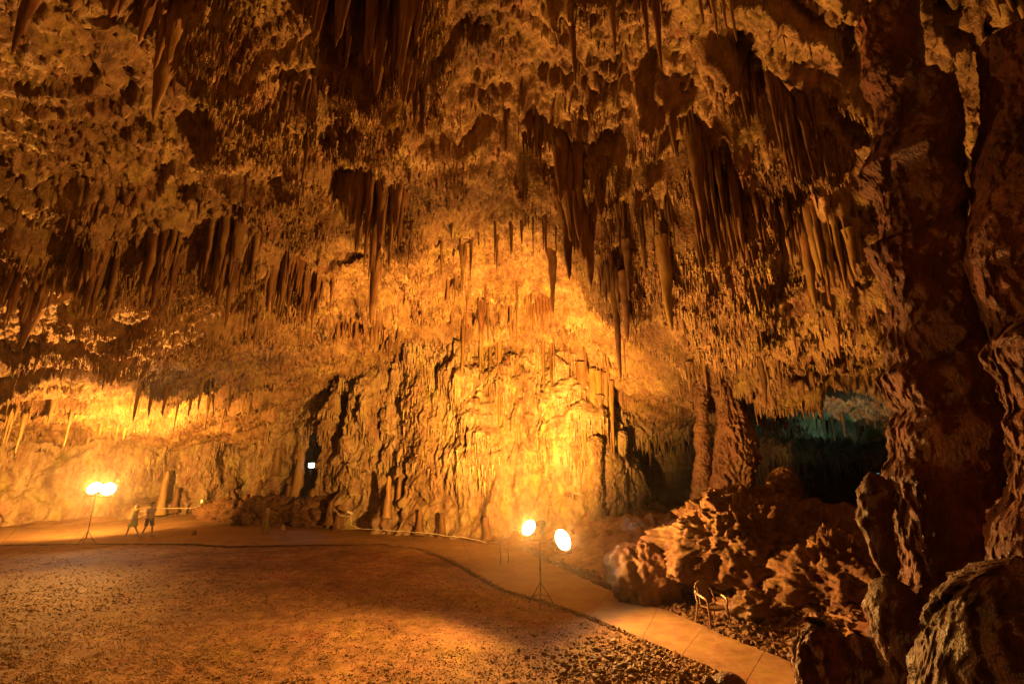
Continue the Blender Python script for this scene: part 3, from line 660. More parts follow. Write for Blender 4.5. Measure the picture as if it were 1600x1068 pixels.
# the near columns at the right
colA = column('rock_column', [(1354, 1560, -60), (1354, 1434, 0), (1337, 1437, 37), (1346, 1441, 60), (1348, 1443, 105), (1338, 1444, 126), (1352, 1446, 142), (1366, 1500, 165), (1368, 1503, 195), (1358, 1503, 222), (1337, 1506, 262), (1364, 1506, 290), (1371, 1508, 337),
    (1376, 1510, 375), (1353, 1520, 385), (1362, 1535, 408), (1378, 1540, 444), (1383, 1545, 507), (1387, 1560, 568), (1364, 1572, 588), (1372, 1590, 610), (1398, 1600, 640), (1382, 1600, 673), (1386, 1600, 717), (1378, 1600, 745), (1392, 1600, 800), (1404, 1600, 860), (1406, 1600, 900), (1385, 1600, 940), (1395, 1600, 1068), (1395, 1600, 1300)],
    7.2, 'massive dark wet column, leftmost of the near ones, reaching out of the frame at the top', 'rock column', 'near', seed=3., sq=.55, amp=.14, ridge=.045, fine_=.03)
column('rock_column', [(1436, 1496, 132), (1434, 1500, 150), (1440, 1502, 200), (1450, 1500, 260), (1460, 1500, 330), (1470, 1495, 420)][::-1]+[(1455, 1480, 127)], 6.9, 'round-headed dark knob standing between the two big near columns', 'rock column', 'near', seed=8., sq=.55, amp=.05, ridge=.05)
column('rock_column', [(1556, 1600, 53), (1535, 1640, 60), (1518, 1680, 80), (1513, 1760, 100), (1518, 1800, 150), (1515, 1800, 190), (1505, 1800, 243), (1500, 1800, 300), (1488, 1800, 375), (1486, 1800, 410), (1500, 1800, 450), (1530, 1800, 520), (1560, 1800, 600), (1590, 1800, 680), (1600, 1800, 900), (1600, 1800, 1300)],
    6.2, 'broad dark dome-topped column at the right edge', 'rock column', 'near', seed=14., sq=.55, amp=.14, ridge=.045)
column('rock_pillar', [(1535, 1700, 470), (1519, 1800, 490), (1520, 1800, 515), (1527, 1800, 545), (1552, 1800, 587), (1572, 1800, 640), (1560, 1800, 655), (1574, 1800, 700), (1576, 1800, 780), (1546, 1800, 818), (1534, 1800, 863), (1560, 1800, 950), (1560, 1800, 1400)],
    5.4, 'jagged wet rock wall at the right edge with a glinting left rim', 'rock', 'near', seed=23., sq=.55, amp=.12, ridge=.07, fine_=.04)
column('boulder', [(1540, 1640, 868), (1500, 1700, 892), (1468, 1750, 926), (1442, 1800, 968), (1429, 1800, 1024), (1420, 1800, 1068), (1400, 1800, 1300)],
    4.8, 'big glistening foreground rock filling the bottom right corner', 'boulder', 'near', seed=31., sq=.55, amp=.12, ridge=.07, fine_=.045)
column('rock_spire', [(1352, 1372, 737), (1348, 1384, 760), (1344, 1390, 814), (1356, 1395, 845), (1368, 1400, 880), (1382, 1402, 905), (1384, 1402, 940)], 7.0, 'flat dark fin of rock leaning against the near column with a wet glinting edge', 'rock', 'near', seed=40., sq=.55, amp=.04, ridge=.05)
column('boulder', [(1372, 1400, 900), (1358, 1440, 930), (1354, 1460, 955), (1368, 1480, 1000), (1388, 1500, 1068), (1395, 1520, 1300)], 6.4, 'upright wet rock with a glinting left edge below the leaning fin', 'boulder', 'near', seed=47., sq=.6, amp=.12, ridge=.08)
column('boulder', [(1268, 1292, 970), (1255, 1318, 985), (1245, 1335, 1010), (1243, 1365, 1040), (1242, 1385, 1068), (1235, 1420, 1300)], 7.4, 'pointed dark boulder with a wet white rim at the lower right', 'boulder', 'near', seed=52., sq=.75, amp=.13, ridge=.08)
column('boulder', [(1325, 1350, 985), (1318, 1372, 1010), (1312, 1385, 1068), (1300, 1400, 1300)], 7.0, 'dark smooth boulder tucked between the pointed boulder and the near column', 'boulder', 'near', seed=55., sq=.75, amp=.10, ridge=.06)
g = on_plane(1138, 1075); blob('boulder', (g.x, g.y, -.12), (.62, .5, .42), 'rounded dark boulder cut by the bottom edge beside the path', 'boulder', 'near', seed=4., amp=.12, rid=.2)
g = on_plane(1112, 1072); blob('boulder', (g.x-.05, g.y, -.1), (.22, .25, .34), 'small upright stone at the left of the rounded boulder at the bottom edge', 'boulder', 'near', seed=5., amp=.12, rid=.2)

# the outcrop behind the path
def bl(px, py, Y, dims, label, mat='outcrop', cat='boulder', z=None, name='boulder', **kw):
    p = at(px, py, Y); 
    return blob(name, (p.x, p.y, p.z if z is None else z), dims, label, cat, mat, **kw)
bl(1010, 950, 15.1, (2.3, 1.6, 1.9), 'rusty rough rock right behind the right floodlight', 'red', seed=60., z=-.1, rot=.3, zst=.8, amp=.22, rid=.5, name='rock_outcrop', cat='rock')
bl(1175, 958, 14.7, (4.7, 2.6, 2.5), 'big lit craggy rock overhanging the chair', seed=66., z=.35, rot=-.2, tilt=.16, amp=.34, rid=.5, cut=.42, name='rock_outcrop', cat='rock', nr=170, ns=270, freq=.9)
bl(1070, 900, 15.6, (2.0, 1.6, 2.1), 'red earth block between the rusty rock and the big overhanging rock', 'red', seed=69., z=.2, rot=.5, name='rock_outcrop', cat='rock', rid=.3)
bl(1330, 980, 12.9, (3.0, 2.6, 2.3), 'dark low rock mass right of the overhanging rock', seed=71., z=-.1, rot=.2, nr=110, ns=170, rid=.9, name='rock_outcrop', cat='rock')
bl(1300, 900, 15.6, (4.4, 2.4, 2.3), 'shadowy red rock behind the overhanging rock', 'red', seed=75., z=.4, name='rock_outcrop', cat='rock', nr=100, ns=150, rid=.8)
bl(1235, 985, 13.1, (2.6, 1.3, 1.15), 'low dark rock under the overhang right of the chair', 'red', seed=79., z=-.15, rid=.8)
bl(1180, 960, 13.6, (1.8, 1.2, .9), 'dark red rock behind the chair', 'red', seed=80., z=-.15, rid=.8)
bl(1180, 845, 16.4, (4.2, 2.0, 1.9), 'rock bank below the reddish fluted column', seed=82., z=1.3, rid=.8, name='rock_outcrop', cat='rock')
k = 0
BO = [(1215, 790, .8, 'large pale topped'), (1245, 810, .75, 'rounded'), (1275, 805, .6, 'smaller'), (1232, 850, .8, 'wide lit'), (1300, 828, .7, 'brown'), (1330, 820, .5, 'small dark'), (1200, 822, .5, 'small lit'), (1290, 850, .6, 'flat')]
for i, (px, py, s_, adj) in enumerate(BO):
    p = at(px, py+14, 16.2-(py-790)*.02); blob('boulder', (p.x, p.y, p.z-.15), (s_*1.25, s_, s_*1.0), f'{adj} boulder, {ORD[i]} in the heap between red column and near column', 'boulder', 'outcrop', group='boulders heaped between red column and near column', seed=90.+i*3, nr=36, ns=56, amp=.2, rid=.35)
# red column, ribbed column, slim columns
column('rock_column', [(1095, 1170, 590), (1108, 1160, 608), (1118, 1150, 625), (1122, 1170, 660), (1120, 1176, 690), (1118, 1178, 720), (1112, 1172, 750), (1108, 1170, 775), (1104, 1178, 800), (1104, 1178, 830)], 19.3, 'reddish fluted column joining the tan ceiling tier to the rock bank', 'rock column', 'red', seed=101., amp=.12, ridge=.10, zst=.4)
column('rock_column', [(1082, 1110, 590), (1088, 1104, 640), (1086, 1108, 680), (1088, 1110, 710), (1084, 1108, 740), (1080, 1112, 770), (1076, 1116, 800), (1074, 1116, 830)], 19.6, 'narrow ribbed column left beside the reddish fluted column', 'rock column', 'red', seed=107., amp=.07, ridge=.05, zst=2.2)
column('rock_column', [(957, 982, 672), (958, 980, 685), (960, 978, 700), (962, 976, 740), (961, 979, 780), (958, 982, 830), (950, 992, 870)], hit(967, 668)[0].y-.25, 'slim dim column, right one behind the right floodlight', 'rock column', 'wall', seed=111., amp=.08, ridge=.06)
column('rock_column', [(918, 942, 680), (918, 942, 690), (920, 940, 720), (921, 939, 780), (918, 945, 830), (910, 955, 865)], hit(930, 672)[0].y-.25, 'slim dim column, left one behind the right floodlight', 'rock column', 'wall', seed=115., amp=.08, ridge=.06)
column('rock_column', [(1205, 1240, 728), (1200, 1250, 750), (1198, 1252, 780), (1195, 1256, 820)], 16.8, 'stout blunt stalagmite standing on the heap of boulders', 'stalagmite', 'red', seed=119., amp=.1, ridge=.06)

# stalagmites: px, base row, top row, width px, label
SM = [(413, 833, 792, 13, 'wall', 'straight ribbed stalagmite standing alone on the path'),
 (442, 828, 818, 9, 'wall', 'tiny broken stump just right of the lone path stalagmite'),
 (303, 836, 828, 9, 'wall', 'little pale lump lying on the path at left'),
 (463, 775, 700, 18, 'pale', 'tall pale knobbly stalagmite beside the black alcove'),
 (465, 712, 690, 8, 'pale', 'slim tip on top of the tall pale stalagmite by the alcove'),
 (431, 738, 700, 10, 'pale', 'narrow light stalagmite left of the tall pale one'),
 (428, 805, 765, 14, 'stal', 'lumpy stalagmite on the bank below the alcove'),
 (402, 790, 748, 12, 'stal', 'brown stalagmite on the bank left of the alcove'),
 (380, 800, 770, 14, 'stal', 'squat stalagmite on the left end of the bank'),
 (447, 800, 755, 12, 'stal', 'brown stalagmite just under the tall pale one'),
 (485, 815, 762, 22, 'stal', 'thick blunt stalagmite right below the black alcove'),
 (515, 812, 780, 14, 'stal', 'short stalagmite at the foot of the wall right of the alcove'),
 (530, 820, 788, 16, 'stal', 'cone shaped stalagmite above the white cable'),
 (605, 800, 742, 12, 'pale', 'slim pale stalagmite against the back wall centre left'),
 (622, 790, 745, 9, 'pale', 'thin pale stalagmite right beside the slim one at the back wall'),
 (250, 798, 735, 13, 'pale', 'pale stalagmite column at the back of the left passage'),
 (272, 795, 760, 10, 'stal', 'small stalagmite at the mouth of the left passage'),
 (1120, 800, 762, 10, 'pale', 'yellow stalagmite at the foot of the reddish column'),
 (1150, 800, 768, 9, 'pale', 'cream stalagmite, left one of the trio right of the yellow stalagmite'),
 (1163, 806, 760, 10, 'stal', 'cream stalagmite, middle one of the trio right of the yellow stalagmite'),
 (1176, 800, 770, 8, 'pale', 'cream stalagmite, right one of the trio right of the yellow stalagmite'),
 (1039, 846, 818, 7, 'pale', 'small bright stalagmite on the rim in front of the white-lit recess'),
 (1186, 842, 826, 8, 'pale', 'small light knob on the outcrop'),
 (760, 842, 805, 16, 'stal', 'low stump at the foot of the back wall near the cable'),
 (690, 832, 800, 14, 'stal', 'lumpy stump at the foot of the back wall centre'),
 (655, 826, 795, 12, 'stal', 'brown stump beside the lumpy stump at the back wall')]
for (px, pb, pt, wp, mt, lab) in SM:
    if px > 1000: Y = 15.3 if px != 1039 else 16.0
    elif px in (413, 442, 303): Y = on_plane(px, pb).y
    else:
        Y = min(hit(px, pb)[0].y, hit(px, (pb+pt)/2)[0].y)-.25
    b0 = at(px, pb, Y); top = z_at(pt, Y); H = top-b0.z; rr_ = wp/2*Y/(FPX*.97)
    stal(Vector((b0.x, Y, b0.z-.25)), H+.25, rr_*.85, lab, None, mt, 'stalagmite', 'stalagmite', up=True, blunt=.5, lump=.22, flute=.12, flare=.5)
# bank of rough rock below the alcove
p = hit(400, 800)[0]; 
for i, (px, py, dm, lab) in enumerate([(340, 815, (3.6, 2.2, 1.5), 'rough brown rock bank at the foot of the wall, left part'), (400, 822, (3.8, 2.2, 2.0), 'rough brown rock bank at the foot of the wall, middle part below the thin stalagmites'),
                                       (480, 824, (4.0, 2.2, 1.9), 'rough brown rock bank at the foot of the wall, right part under the alcove')]):
    q = on_plane(px, py); blob('rock_outcrop', (q.x, q.y+1.2, -.15), dm, lab, 'rock', 'outcrop', seed=130.+i*7, nr=60, ns=110, amp=.25, rid=.9, freq=1.3)

# ------------------------------------------------------------------ floodlights
M['metal'] = plain('grey_metal', (.35, .34, .32), .45, .8); M['blackm'] = plain('black_metal', (.03, .03, .03), .5, .3)
M['glass'] = plain('lit_glass', (1, .9, .7), .3, 0, (1., .78, .50), 160., noise=0)
M['cable'] = plain('white_cable', (.75, .70, .62), .5)
def spot(name, loc, target, power, parent=None, angle=150, col=LAMP, size=.05, blend=1.):
    l = bpy.data.lights.new(name, 'SPOT'); l.energy = power; l.color = col; l.spot_size = R(angle); l.spot_blend = blend; l.shadow_soft_size = size
    o = bpy.data.objects.new(name, l); C.objects.link(o); o.location = loc
    o.rotation_euler = (Vector(target)-Vector(loc)).to_track_quat('-Z', 'Y').to_euler()
    if parent:
        o.parent = parent; o.matrix_parent_inverse = Matrix.Identity(4)
        o.location = Vector(loc)-parent.location
    return o
def lamp_head(root, pos, target, size, power, angle=150):
    """a rectangular halogen head: housing, fins, reflector glass, yoke; its light sits just before the glass"""
    pos = Vector(pos); d = (Vector(target)-pos).normalized(); q = d.to_track_quat('Y', 'Z').to_matrix(); lp = pos-root.location
    hw, hh, hd = size, size*.78, size*.42
    P = lambda x, y, z: lp+q@Vector((x, y, z))
    def ring(mb, y0, y1, r0, r1, n=28):
        V = [P(r*math.cos(2*math.pi*k/n), y, r*math.sin(2*math.pi*k/n)) for (y, r) in ((y0, r0), (y1, r1)) for k in range(n)]
        mb.add(V, [(k, (k+1) % n, n+(k+1) % n, n+k) for k in range(n)]+[tuple(range(n-1, -1, -1)), tuple(range(n, 2*n))]); return mb
    mb = ring(MB(), -hd*.5, hd*.45, hw*.28, hw*.5); ring(mb, -hd*.9, -hd*.5, hw*.2, hw*.24)
    for k in range(5): mb.box(P((k-2)*hw*.1, -hd*.7, 0), (hw*.02, hd*.5, hw*.5), q)
    mb.tube([P(-hw*.5, 0, 0), P(-hw*.56, 0, -hw*.6), P(hw*.56, 0, -hw*.6), P(hw*.5, 0, 0)], hw*.03, 6)
    h = link('lamp_head', mb.mesh('lamp_head'), M['blackm'], root)
    g = ring(MB(), hd*.46, hd*.56, hw*.47, hw*.44); ring(g, hd*.56, hd*.66, hw*.44, hw*.3); link('lamp_glass', g.mesh('lamp_glass'), M['glass'], h)
    fr = MB(); n = 28; fr.tube([P(hw*.5*math.cos(2*math.pi*k/n), hd*.5, hw*.5*math.sin(2*math.pi*k/n)) for k in range(n+1)], hw*.03, 6, False); link('lamp_frame', fr.mesh('lamp_frame'), M['metal'], h)
    l = spot('floodlight_beam', pos+d*(hd*.9), target, power, root, angle)
    return h
def tripod(base, H, label, heads, bar):
    r = empty('floodlight', base); tag(r, label, 'floodlight')
    mb = MB().tube([(0, 0, .25), (0, 0, H)], .022); mb.tube([(0, 0, H*.55), (0, 0, H*.58)], .035); link('pole', mb.mesh('pole'), M['blackm'], r)
    for k in range(3):
        a = 2*math.pi*k/3+.4; m = MB().tube([(0, 0, .62), (math.cos(a)*.30, math.sin(a)*.30, .18), (math.cos(a)*.42, math.sin(a)*.42, .015)], .014); m.tube([(0, 0, .3), (math.cos(a)*.29, math.sin(a)*.29, .2)], .009)
        link('leg', m.mesh('leg'), M['blackm'], r)
    b = Vector(bar); m = MB().tube([Vector((0, 0, H))-b, Vector((0, 0, H))+b], .02); link('crossbar', m.mesh('crossbar'), M['metal'], r)
    for (off, tgt, sz, pw, an) in heads: lamp_head(r, Vector(base)+Vector(off), tgt, sz, pw, an)
    return r
bL = on_plane(133, 850)
pL = at(140, 764, bL.y); HL = pL.z-.22
tripod((bL.x, bL.y, 0), HL, 'pair of blazing floodlights on a black tripod at the far left of the path',
       [((-.05, -.05, pL.z), (-17, 6, 15), .62, P_LEFT*.70, 125), ((.62, -.05, pL.z-.02), (-12, 10, 9), .62, P_LEFT*.62, 100), ((.25, .45, pL.z), at(170, 690, 29), .5, P_LEFT*.85, 165)], (.85, 0, 0))  # last head sits unseen behind the pair, turned to the ledge
bR = on_plane(845, 946); p1 = at(829, 829, bR.y); p2 = at(875, 847, bR.y-.05)
tripod((bR.x, bR.y, 0), p2.z+.02, 'pair of blazing floodlights on a thin tripod beside the path at centre right',
       [((p1.x-bR.x, 0, p1.z+.05), (-5.0, 8.5, 6.8), .46, P_RIGHT*.55, 160), ((p2.x-bR.x, -.05, p2.z+.03), (6.0, 9.2, 5.0), .60, P_RIGHT*.30, 165), ((.05, .45, p1.z+.05), at(742, 555, 26.5), .42, P_RIGHT*1.9, 112),  # rear head hidden behind the pair, added for the bright wall patch
        ((.62, .42, p2.z+.03), (7.0, 15.8, 8.0), .42, P_RIGHT*.30, 122)], (.36, 0, 0))  # another hidden rear head, added to brighten the right ceiling tiers
# small fixtures glowing in the recesses
def small_lamp(pos, target, col, power, label, es, sz=.14, angle=160):
    r = empty('spotlight', pos); tag(r, label, 'spotlight'); pos = Vector(pos); d = (Vector(target)-pos).normalized(); q = d.to_track_quat('Y', 'Z').to_matrix()
    h = MB().box((0, 0, 0), (sz, sz*.5, sz*.8), q, .2).tube([(0, 0, -sz*.3), (0, 0, -sz*1.6)], sz*.1); link('lamp_head', h.mesh('lamp_head'), M['metal'], r)
    g = MB().box(q@Vector((0, sz*.28, 0)), (sz*.85, sz*.06, sz*.65), q, .3); link('lamp_glass', g.mesh('lamp_glass'), plain('lit_glass_small', col, .3, 0, col, es, 0), r)
    spot('spotlight_beam', pos+d*sz*.5, target, power, r, angle, col, .05); return r
pa = at(487, 727, 33.0); small_lamp((pa.x, pa.y, pa.z), (pa.x+.9, pa.y-3, pa.z+.6), (.80, 1., .82), 8, 'small whitish spotlight glowing inside the black alcove', 25, .42)
pb = at(992, 820, 20.5); small_lamp((pb.x, pb.y, pb.z), (pb.x+1.5, pb.y+3, pb.z+.5), (.75, .95, 1.), 9, 'tiny bluish white spotlight in the dark recess right of the floodlights', 12, .2)
pt_ = at(1372, 742, 18.5); small_lamp((pt_.x, pt_.y, pt_.z), at(1310, 675, 20.3), (.22, .76, .70), 150, 'hidden teal spotlight lighting the roof of the right recess', 3, .16, 120)

# ------------------------------------------------------------------ cable, junction box, posts
def cable(pts, label, r=.016):
    P = []
    for i in range(len(pts)-1):
        for k in range(5): P.append(pts[i].lerp(pts[i+1], k/5)+Vector((random.uniform(-.01, .01), 0, random.uniform(-.02, .02))))
    P.append(pts[-1]); m = MB().tube(P, r, 6); o = link('cable', m.mesh('cable'), M['cable']); return tag(o, label, 'cable')
cp = [at(a, b, y) for a, b, y in ((524, 795, 28.2), (530, 805, 28), (548, 806, 27.9), (549, 820, 27.7), (560, 825, 27.4), (590, 827, 27), (640, 830, 26.6), (680, 834, 25.8), (706, 838, 25.2), (718, 838, 25), (742, 842, 24.2), (760, 847, 23.5), (782, 846, 20.5), (795, 838, 17.5), (802, 826, 15.6), (814, 829, 14.7), (822, 832, 14.5))]
cable(cp, 'white cable running along the foot of the back wall to the right floodlights')
cable([at(a, b, y) for a, b, y in ((205, 801, 33), (250, 794, 35), (300, 793, 35), (318, 790, 34))], 'white cable at the back of the left passage')
jb = at(547, 800, 28.0); o = link('junction_box', MB().box((0, 0, 0), (.34, .12, .12), Matrix.Rotation(.35, 3, 'Y'), .2).mesh('junction_box'), M['cable'], loc=jb); tag(o, 'small white junction box on the rock above the cable', 'junction box')
for (px, pyb, h, lab) in ((782, 882, .8, 'short dark post beside the path, left of the floodlights'), (794, 880, .55, 'shorter dark post right behind the other by the floodlights')):
    g = on_plane(px, pyb); m = MB().tube([(0, 0, -.1), (.01, 0, h*.5), (-.04, 0, h)], [.03, .028, .02], 8); m.tube([(-.04, 0, h), (-.04, 0, h+.04)], .035); o = link('marker_post', m.mesh('marker_post'), M['blackm'], loc=g); tag(o, lab, 'post')
M['whitep'] = plain('white_paint', (.8, .78, .72), .5)
g = at(316, 785, 33); r_ = empty('spotlight', g); tag(r_, 'small unlit white fixture on the left end of the rough rock bank', 'spotlight')
link('lamp_head', MB().box((0, 0, .1), (.16, .2, .22), None, .2).mesh('lamp_head'), M['whitep'], r_); link('bracket', MB().tube([(0, 0, -.3), (0, 0, .02)], .03).mesh('bracket'), M['blackm'], r_)
s_ = at(1206, 756, 15.6); blob('stone', (s_.x, s_.y, s_.z), (.32, .2, .12), 'flat pale stone lying in the shade right of the reddish column', 'stone', 'pale', nr=16, ns=24, amp=.1, rid=.1)

# ------------------------------------------------------------------ chair (monobloc plastic garden chair)
M['chair'] = plain('darkened_brown_plastic', (.15, .085, .05), .45)  # brown plastic, darkened in colour for the shade it stands in
def chair(loc, rz):
    r = empty('garden_chair', loc, rz); tag(r, 'plastic garden armchair standing in the shadow under the overhanging rock', 'chair')
    # seat faces -y
    n, m = 10, 8; V = []
    for th in (0, -.02):
        for i in range(n+1):
            for j in range(m+1):
                x = (j/m-.5)*(.46-.05*i/n); y = -.22+.44*i/n; z = .43-.03*i/n-.02*math.cos((j/m-.5)*math.pi)+th-(.04*(1-i/2)**2 if i < 2 else 0); V.append((x, y, z))
    K = (n+1)*(m+1); F = [(i*(m+1)+j, i*(m+1)+j+1, (i+1)*(m+1)+j+1, (i+1)*(m+1)+j) for i in range(n) for j in range(m)]; F += [tuple(K+q for q in reversed(f)) for f in F[:]]
    rim = [j for j in range(m+1)]+[i*(m+1)+m for i in range(1, n+1)]+[n*(m+1)+j for j in range(m-1, -1, -1)]+[i*(m+1) for i in range(n-1, 0, -1)]
    F += [(rim[k], rim[k-1], K+rim[k-1], K+rim[k]) for k in range(len(rim))]
    b = MB(); b.add(V, F); link('seat', b.mesh('seat'), M['chair'], r)
    # splat backrest with rounded top frame
    b = MB(); V = []; n = 10
    for th in (0, .018):
        for i in range(n+1):
            t = i/n; wv = .13+.05*(1-t)**2+.05*t*t
            for j in range(7): V.append(((j/6-.5)*2*wv, .20+.14*t+.02*math.cos((j/6-.5)*math.pi)+th, .41+.44*t))
    K = 7*(n+1); F = [(i*7+j, (i+1)*7+j, (i+1)*7+j+1, i*7+j+1) for i in range(n) for j in range(6)]; F += [tuple(K+q for q in reversed(f)) for f in F[:]]
    rim = list(range(7))+[i*7+6 for i in range(1, n+1)]+[n*7+j for j in range(5, -1, -1)]+[i*7 for i in range(n-1, 0, -1)]
    F += [(rim[k], rim[k-1], K+rim[k-1], K+rim[k]) for k in range(len(rim))]
    b.add(V, F); link('backrest', b.mesh('backrest'), M['chair'], r)
    P = [(-.27, .16, .45)]+[(-.25*math.cos(a), .26+.10*math.sin(a), .62+.27*math.sin(a)) for a in np.linspace(.0, math.pi, 14)]+[(.27, .16, .45)]
    link('back_frame', MB().tube(P, .022).mesh('back_frame'), M['chair'], r)
    for sx in (-1, 1):
        P = [(sx*.25, .24, .66), (sx*.285, .10, .655), (sx*.29, -.10, .64), (sx*.285, -.22, .61), (sx*.275, -.25, .55)]
        link('armrest', MB().tube(P, [.022, .028, .03, .028, .02]).mesh('armrest'), M['chair'], r)
        link('leg', MB().tube([(sx*.275, -.25, .56), (sx*.26, -.24, .42), (sx*.285, -.29, 0)], [.02, .026, .02]).mesh('leg'), M['chair'], r)
        link('leg', MB().tube([(sx*.25, .20, .45), (sx*.24, .22, .40), (sx*.27, .31, 0)], [.02, .026, .02]).mesh('leg'), M['chair'], r)
    return r
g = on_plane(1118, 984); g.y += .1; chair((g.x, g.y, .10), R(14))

# ------------------------------------------------------------------ the two walkers
def skin_obj(name, pts, edges, radii, mat, parent, sub=2, root=0):
    me = bpy.data.meshes.new(name); me.from_pydata(pts, edges, []); me.update(); o = link(name, me, mat, parent)
    sk = o.modifiers.new('skin', 'SKIN'); sk.use_smooth_shade = True; sk.use_x_symmetry = False
    lay = me.skin_vertices[0].data if me.skin_vertices else None
    if lay is None:
        me.attributes  # noqa
    for i, rd in enumerate(radii):
        lay[i].radius = rd if isinstance(rd, tuple) else (rd, rd)
    lay[root].use_root = True
    s = o.modifiers.new('sub', 'SUBSURF'); s.levels = sub; s.render_levels = sub; return o
def loft(name, rings, mat, parent, n=20, wob=.03, sd=0.):
    """rings: (cx, cy, z, rx, ry)"""
    zs_ = [r[2] for r in rings]; m = 18; q = np.linspace(0, len(rings)-1, m); V = []
    for t in q:
        c = [np.interp(t, range(len(rings)), [r[k] for r in rings]) for k in range(5)]
        for k in range(n):
            a = 2*math.pi*k/n; w = 1+wob*math.sin(a*5+sd)*math.sin(t*1.3+sd)
            V.append((c[0]+c[3]*w*math.cos(a), c[1]+c[4]*w*math.sin(a), c[2]))
    F = list(map(tuple, grid_faces(m, n, wrap=True))); b = MB(); b.add(V, [tuple(int(i) for i in f) for f in F]+[tuple(range(n-1, -1, -1)), tuple(range((m-1)*n, m*n))]); return link(name, b.mesh(name), mat, parent)
M['skin'] = plain('skin', (.55, .33, .22), .5); M['hair'] = plain('brown_hair', (.09, .045, .02), .6); M['shoe'] = plain('white_shoe', (.75, .72, .66), .5)
def person(loc, rz, h, label, top, low, hairm, long_top=False, skirt=False):
    r = empty('person', loc, rz); tag(r, label, 'person'); s = h/1.72
    S_ = lambda *p: tuple(c*s for c in p)
    # joints: facing -y, mid-stride
    J = [(0, 0, .93), (0, .0, 1.10), (0, .01, 1.30), (0, .015, 1.43), (0, -.005, 1.50), (0, -.02, 1.58), (0, -.015, 1.68),
         (.09, 0, .90), (.10, -.16, .50), (.10, -.22, .10), (.10, -.34, .035),
         (-.09, 0, .90), (-.10, .05, .49), (-.10, .26, .13), (-.10, .20, .04),
         (.17, .01, 1.40), (.22, .10, 1.13), (.21, .02, .90), (.20, -.03, .82),
         (-.17, .01, 1.40), (-.22, -.07, 1.13), (-.20, -.22, .95), (-.19, -.28, .88)]
    E = [(0, 1), (1, 2), (2, 3), (3, 4), (4, 5), (5, 6), (0, 7), (7, 8), (8, 9), (9, 10), (0, 11), (11, 12), (12, 13), (13, 14), (2, 15), (15, 16), (16, 17), (17, 18), (2, 19), (19, 20), (20, 21), (21, 22)]
    Rd = [(.14, .10), (.13, .09), (.15, .10), (.06, .06), (.05, .05), (.075, .09), (.06, .075), .085, .055, .038, .03, .085, .055, .038, .03, .05, .038, .026, .03, .05, .038, .026, .03]
    body = skin_obj('body', [S_(*j) for j in J], E, [tuple(np.array(x if isinstance(x, tuple) else (x, x))*s) for x in Rd], M['skin'], r)
    # fingers and thumb grown from each palm
    for (pa, d) in (((.20, -.03, .82), (0, -.012, -.075)), ((-.19, -.28, .88), (0, -.055, -.05))):
        for k in range(4):
            o_ = (k-1.5)*.018; L_ = (.85, 1., .95, .75)[k]; a = Vector(pa)+Vector((0, o_, -.012)); dd_ = Vector(d)*L_
            m = MB().tube([S_(*a), S_(*(a+dd_*.55)), S_(*(a+dd_+Vector((-.008, .004, 0))))], [.009*s, .008*s, .006*s], 6); link('finger', m.mesh('finger'), M['skin'], r)
        a = Vector(pa)+Vector((0, -.03, .01)); m = MB().tube([S_(*a), S_(*(a+Vector((-.01, -.025, -.025)))), S_(*(a+Vector((-.012, -.03, -.055))))], [.011*s, .010*s, .007*s], 6); link('thumb', m.mesh('thumb'), M['skin'], r)
    # face
    f = MB().tube([S_(0, -.105, 1.64), S_(0, -.128, 1.60), S_(0, -.105, 1.592)], [.008*s, .014*s, .012*s], 6); link('nose', f.mesh('nose'), M['skin'], r)
    for sx in (-1, 1):
        link('eye', MB().box(S_(sx*.03, -.103, 1.635), S_(.022, .012, .010)).mesh('eye'), M['shoe'], r)
        link('ear', MB().box(S_(sx*.078, -.015, 1.62), S_(.016, .035, .055)).mesh('ear'), M['skin'], r)
        ft = 10 if sx > 0 else 14; fx = sx*.10; fy = -.24 if sx > 0 else .23
        link('shoe', MB().box(S_(fx, fy-.02, .04), S_(.10, .27, .085), None, .6).mesh('shoe'), M['shoe'], r)
    link('mouth', MB().box(S_(0, -.108, 1.565), S_(.045, .010, .010)).mesh('mouth'), plain('lips', (.45, .18, .14), .5), r)
    V = []; n_ = 20
    hb = MB(); rings = [(0, .03, 1.52, .072, .06), (0, .03, 1.58, .092, .085), (0, .025, 1.65, .098, .102), (0, .005, 1.70, .092, .108), (0, -.005, 1.745, .06, .075), (0, -.005, 1.76, .012, .015)]
    loft('hair', [tuple(c*s for c in q) for q in rings], hairm, r)
    lo = .70 if long_top else .90
    loft('shirt', [tuple(c*s for c in q) for q in [(0, .0, lo, .19, .15), (0, 0, 1.0, .165, .125), (0, .0, 1.15, .165, .125), (0, .01, 1.30, .19, .13), (0, .01, 1.40, .19, .10), (0, .01, 1.46, .09, .075)]], top, r, wob=.06)
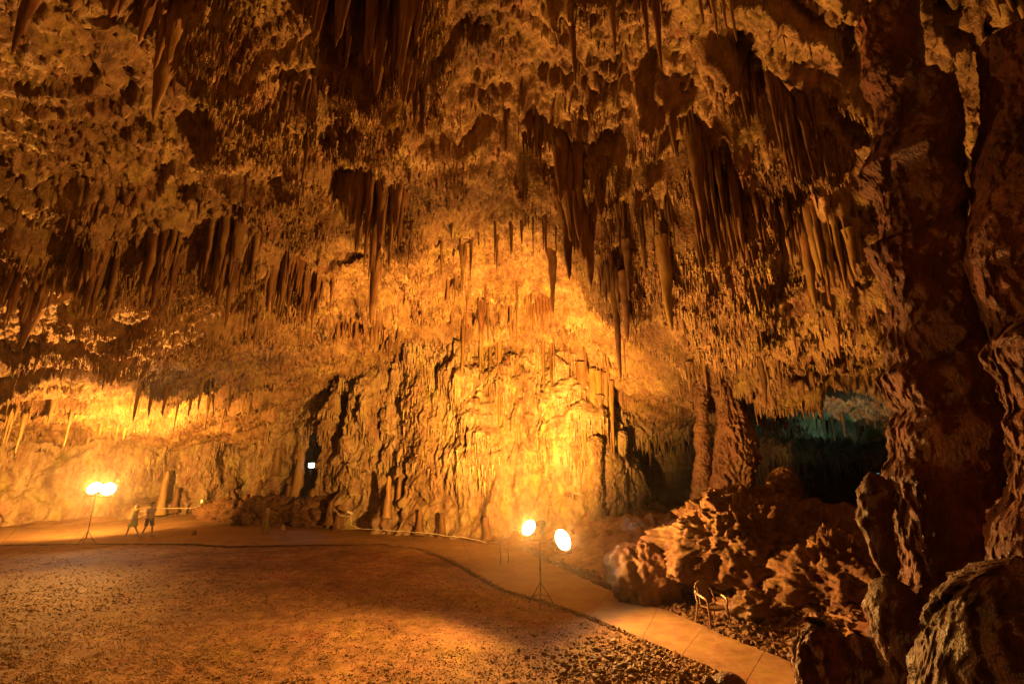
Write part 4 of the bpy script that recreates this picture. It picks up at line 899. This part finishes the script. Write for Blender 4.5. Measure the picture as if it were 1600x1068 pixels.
    for (sh, el) in (((.17, .01, 1.40), (.225, .09, 1.17)), ((-.17, .01, 1.40), (-.225, -.055, 1.17))):
        link('sleeve', MB().tube([S_(*sh), S_(*[(a+b)/2 for a, b in zip(sh, el)]), S_(*el)], [.075*s, .068*s, .066*s], 12).mesh('sleeve'), top, r)
    if not skirt:
        for (kn, hp) in (((.10, -.14, .52), (.09, 0, .92)), ((-.10, .05, .52), (-.09, 0, .92))):
            link('trouser_leg', MB().tube([S_(*hp), S_(*[(a+b)/2 for a, b in zip(kn, hp)]), S_(*kn)], [.115*s, .10*s, .085*s], 14).mesh('trouser_leg'), low, r)
    else:
        loft('skirt', [tuple(c*s for c in q) for q in [(0, -.03, .52, .26, .25), (0, -.01, .75, .21, .18), (0, 0, .95, .17, .13)]], low, r, wob=.10, sd=1.)
    return r
g = on_plane(205, 838); person((g.x, g.y, .035), R(-80), 1.62, 'person in an orange yellow top and yellow green skirt walking beside the left floodlights',
       plain('amber_cloth', (.72, .45, .06), .8), plain('yellow_green_cloth', (.45, .52, .05), .8), M['hair'], skirt=True)
g = on_plane(229, 838); person((g.x, g.y, .035), R(70), 1.74, 'person in a pale pink shirt and dark shorts walking on the path',
       plain('pale_pink_cloth', (.78, .62, .58), .8), plain('dark_cloth', (.06, .045, .05), .8), M['hair'])
# thin haze added through the cave to imitate lens glow round the lamps
hz = MB().box((-8, 17, 6), (86, 64, 22), None, .01); o = bpy.data.objects.new('haze', hz.mesh('haze', False)); C.objects.link(o); tag(o, kind='stuff')
hm = bpy.data.materials.new('haze'); hm.use_nodes = True; hn = hm.node_tree; hn.nodes.remove(hn.nodes['Principled BSDF'])
pv = hn.nodes.new('ShaderNodeVolumePrincipled'); pv.inputs['Color'].default_value = (.95, .85, .75, 1); pv.inputs['Density'].default_value = .00035; pv.inputs['Anisotropy'].default_value = .9
hn.links.new(pv.outputs[0], hn.nodes['Material Output'].inputs['Volume']); o.data.materials.append(hm)
print('rows', n_rows, 'objects', len(bpy.data.objects))
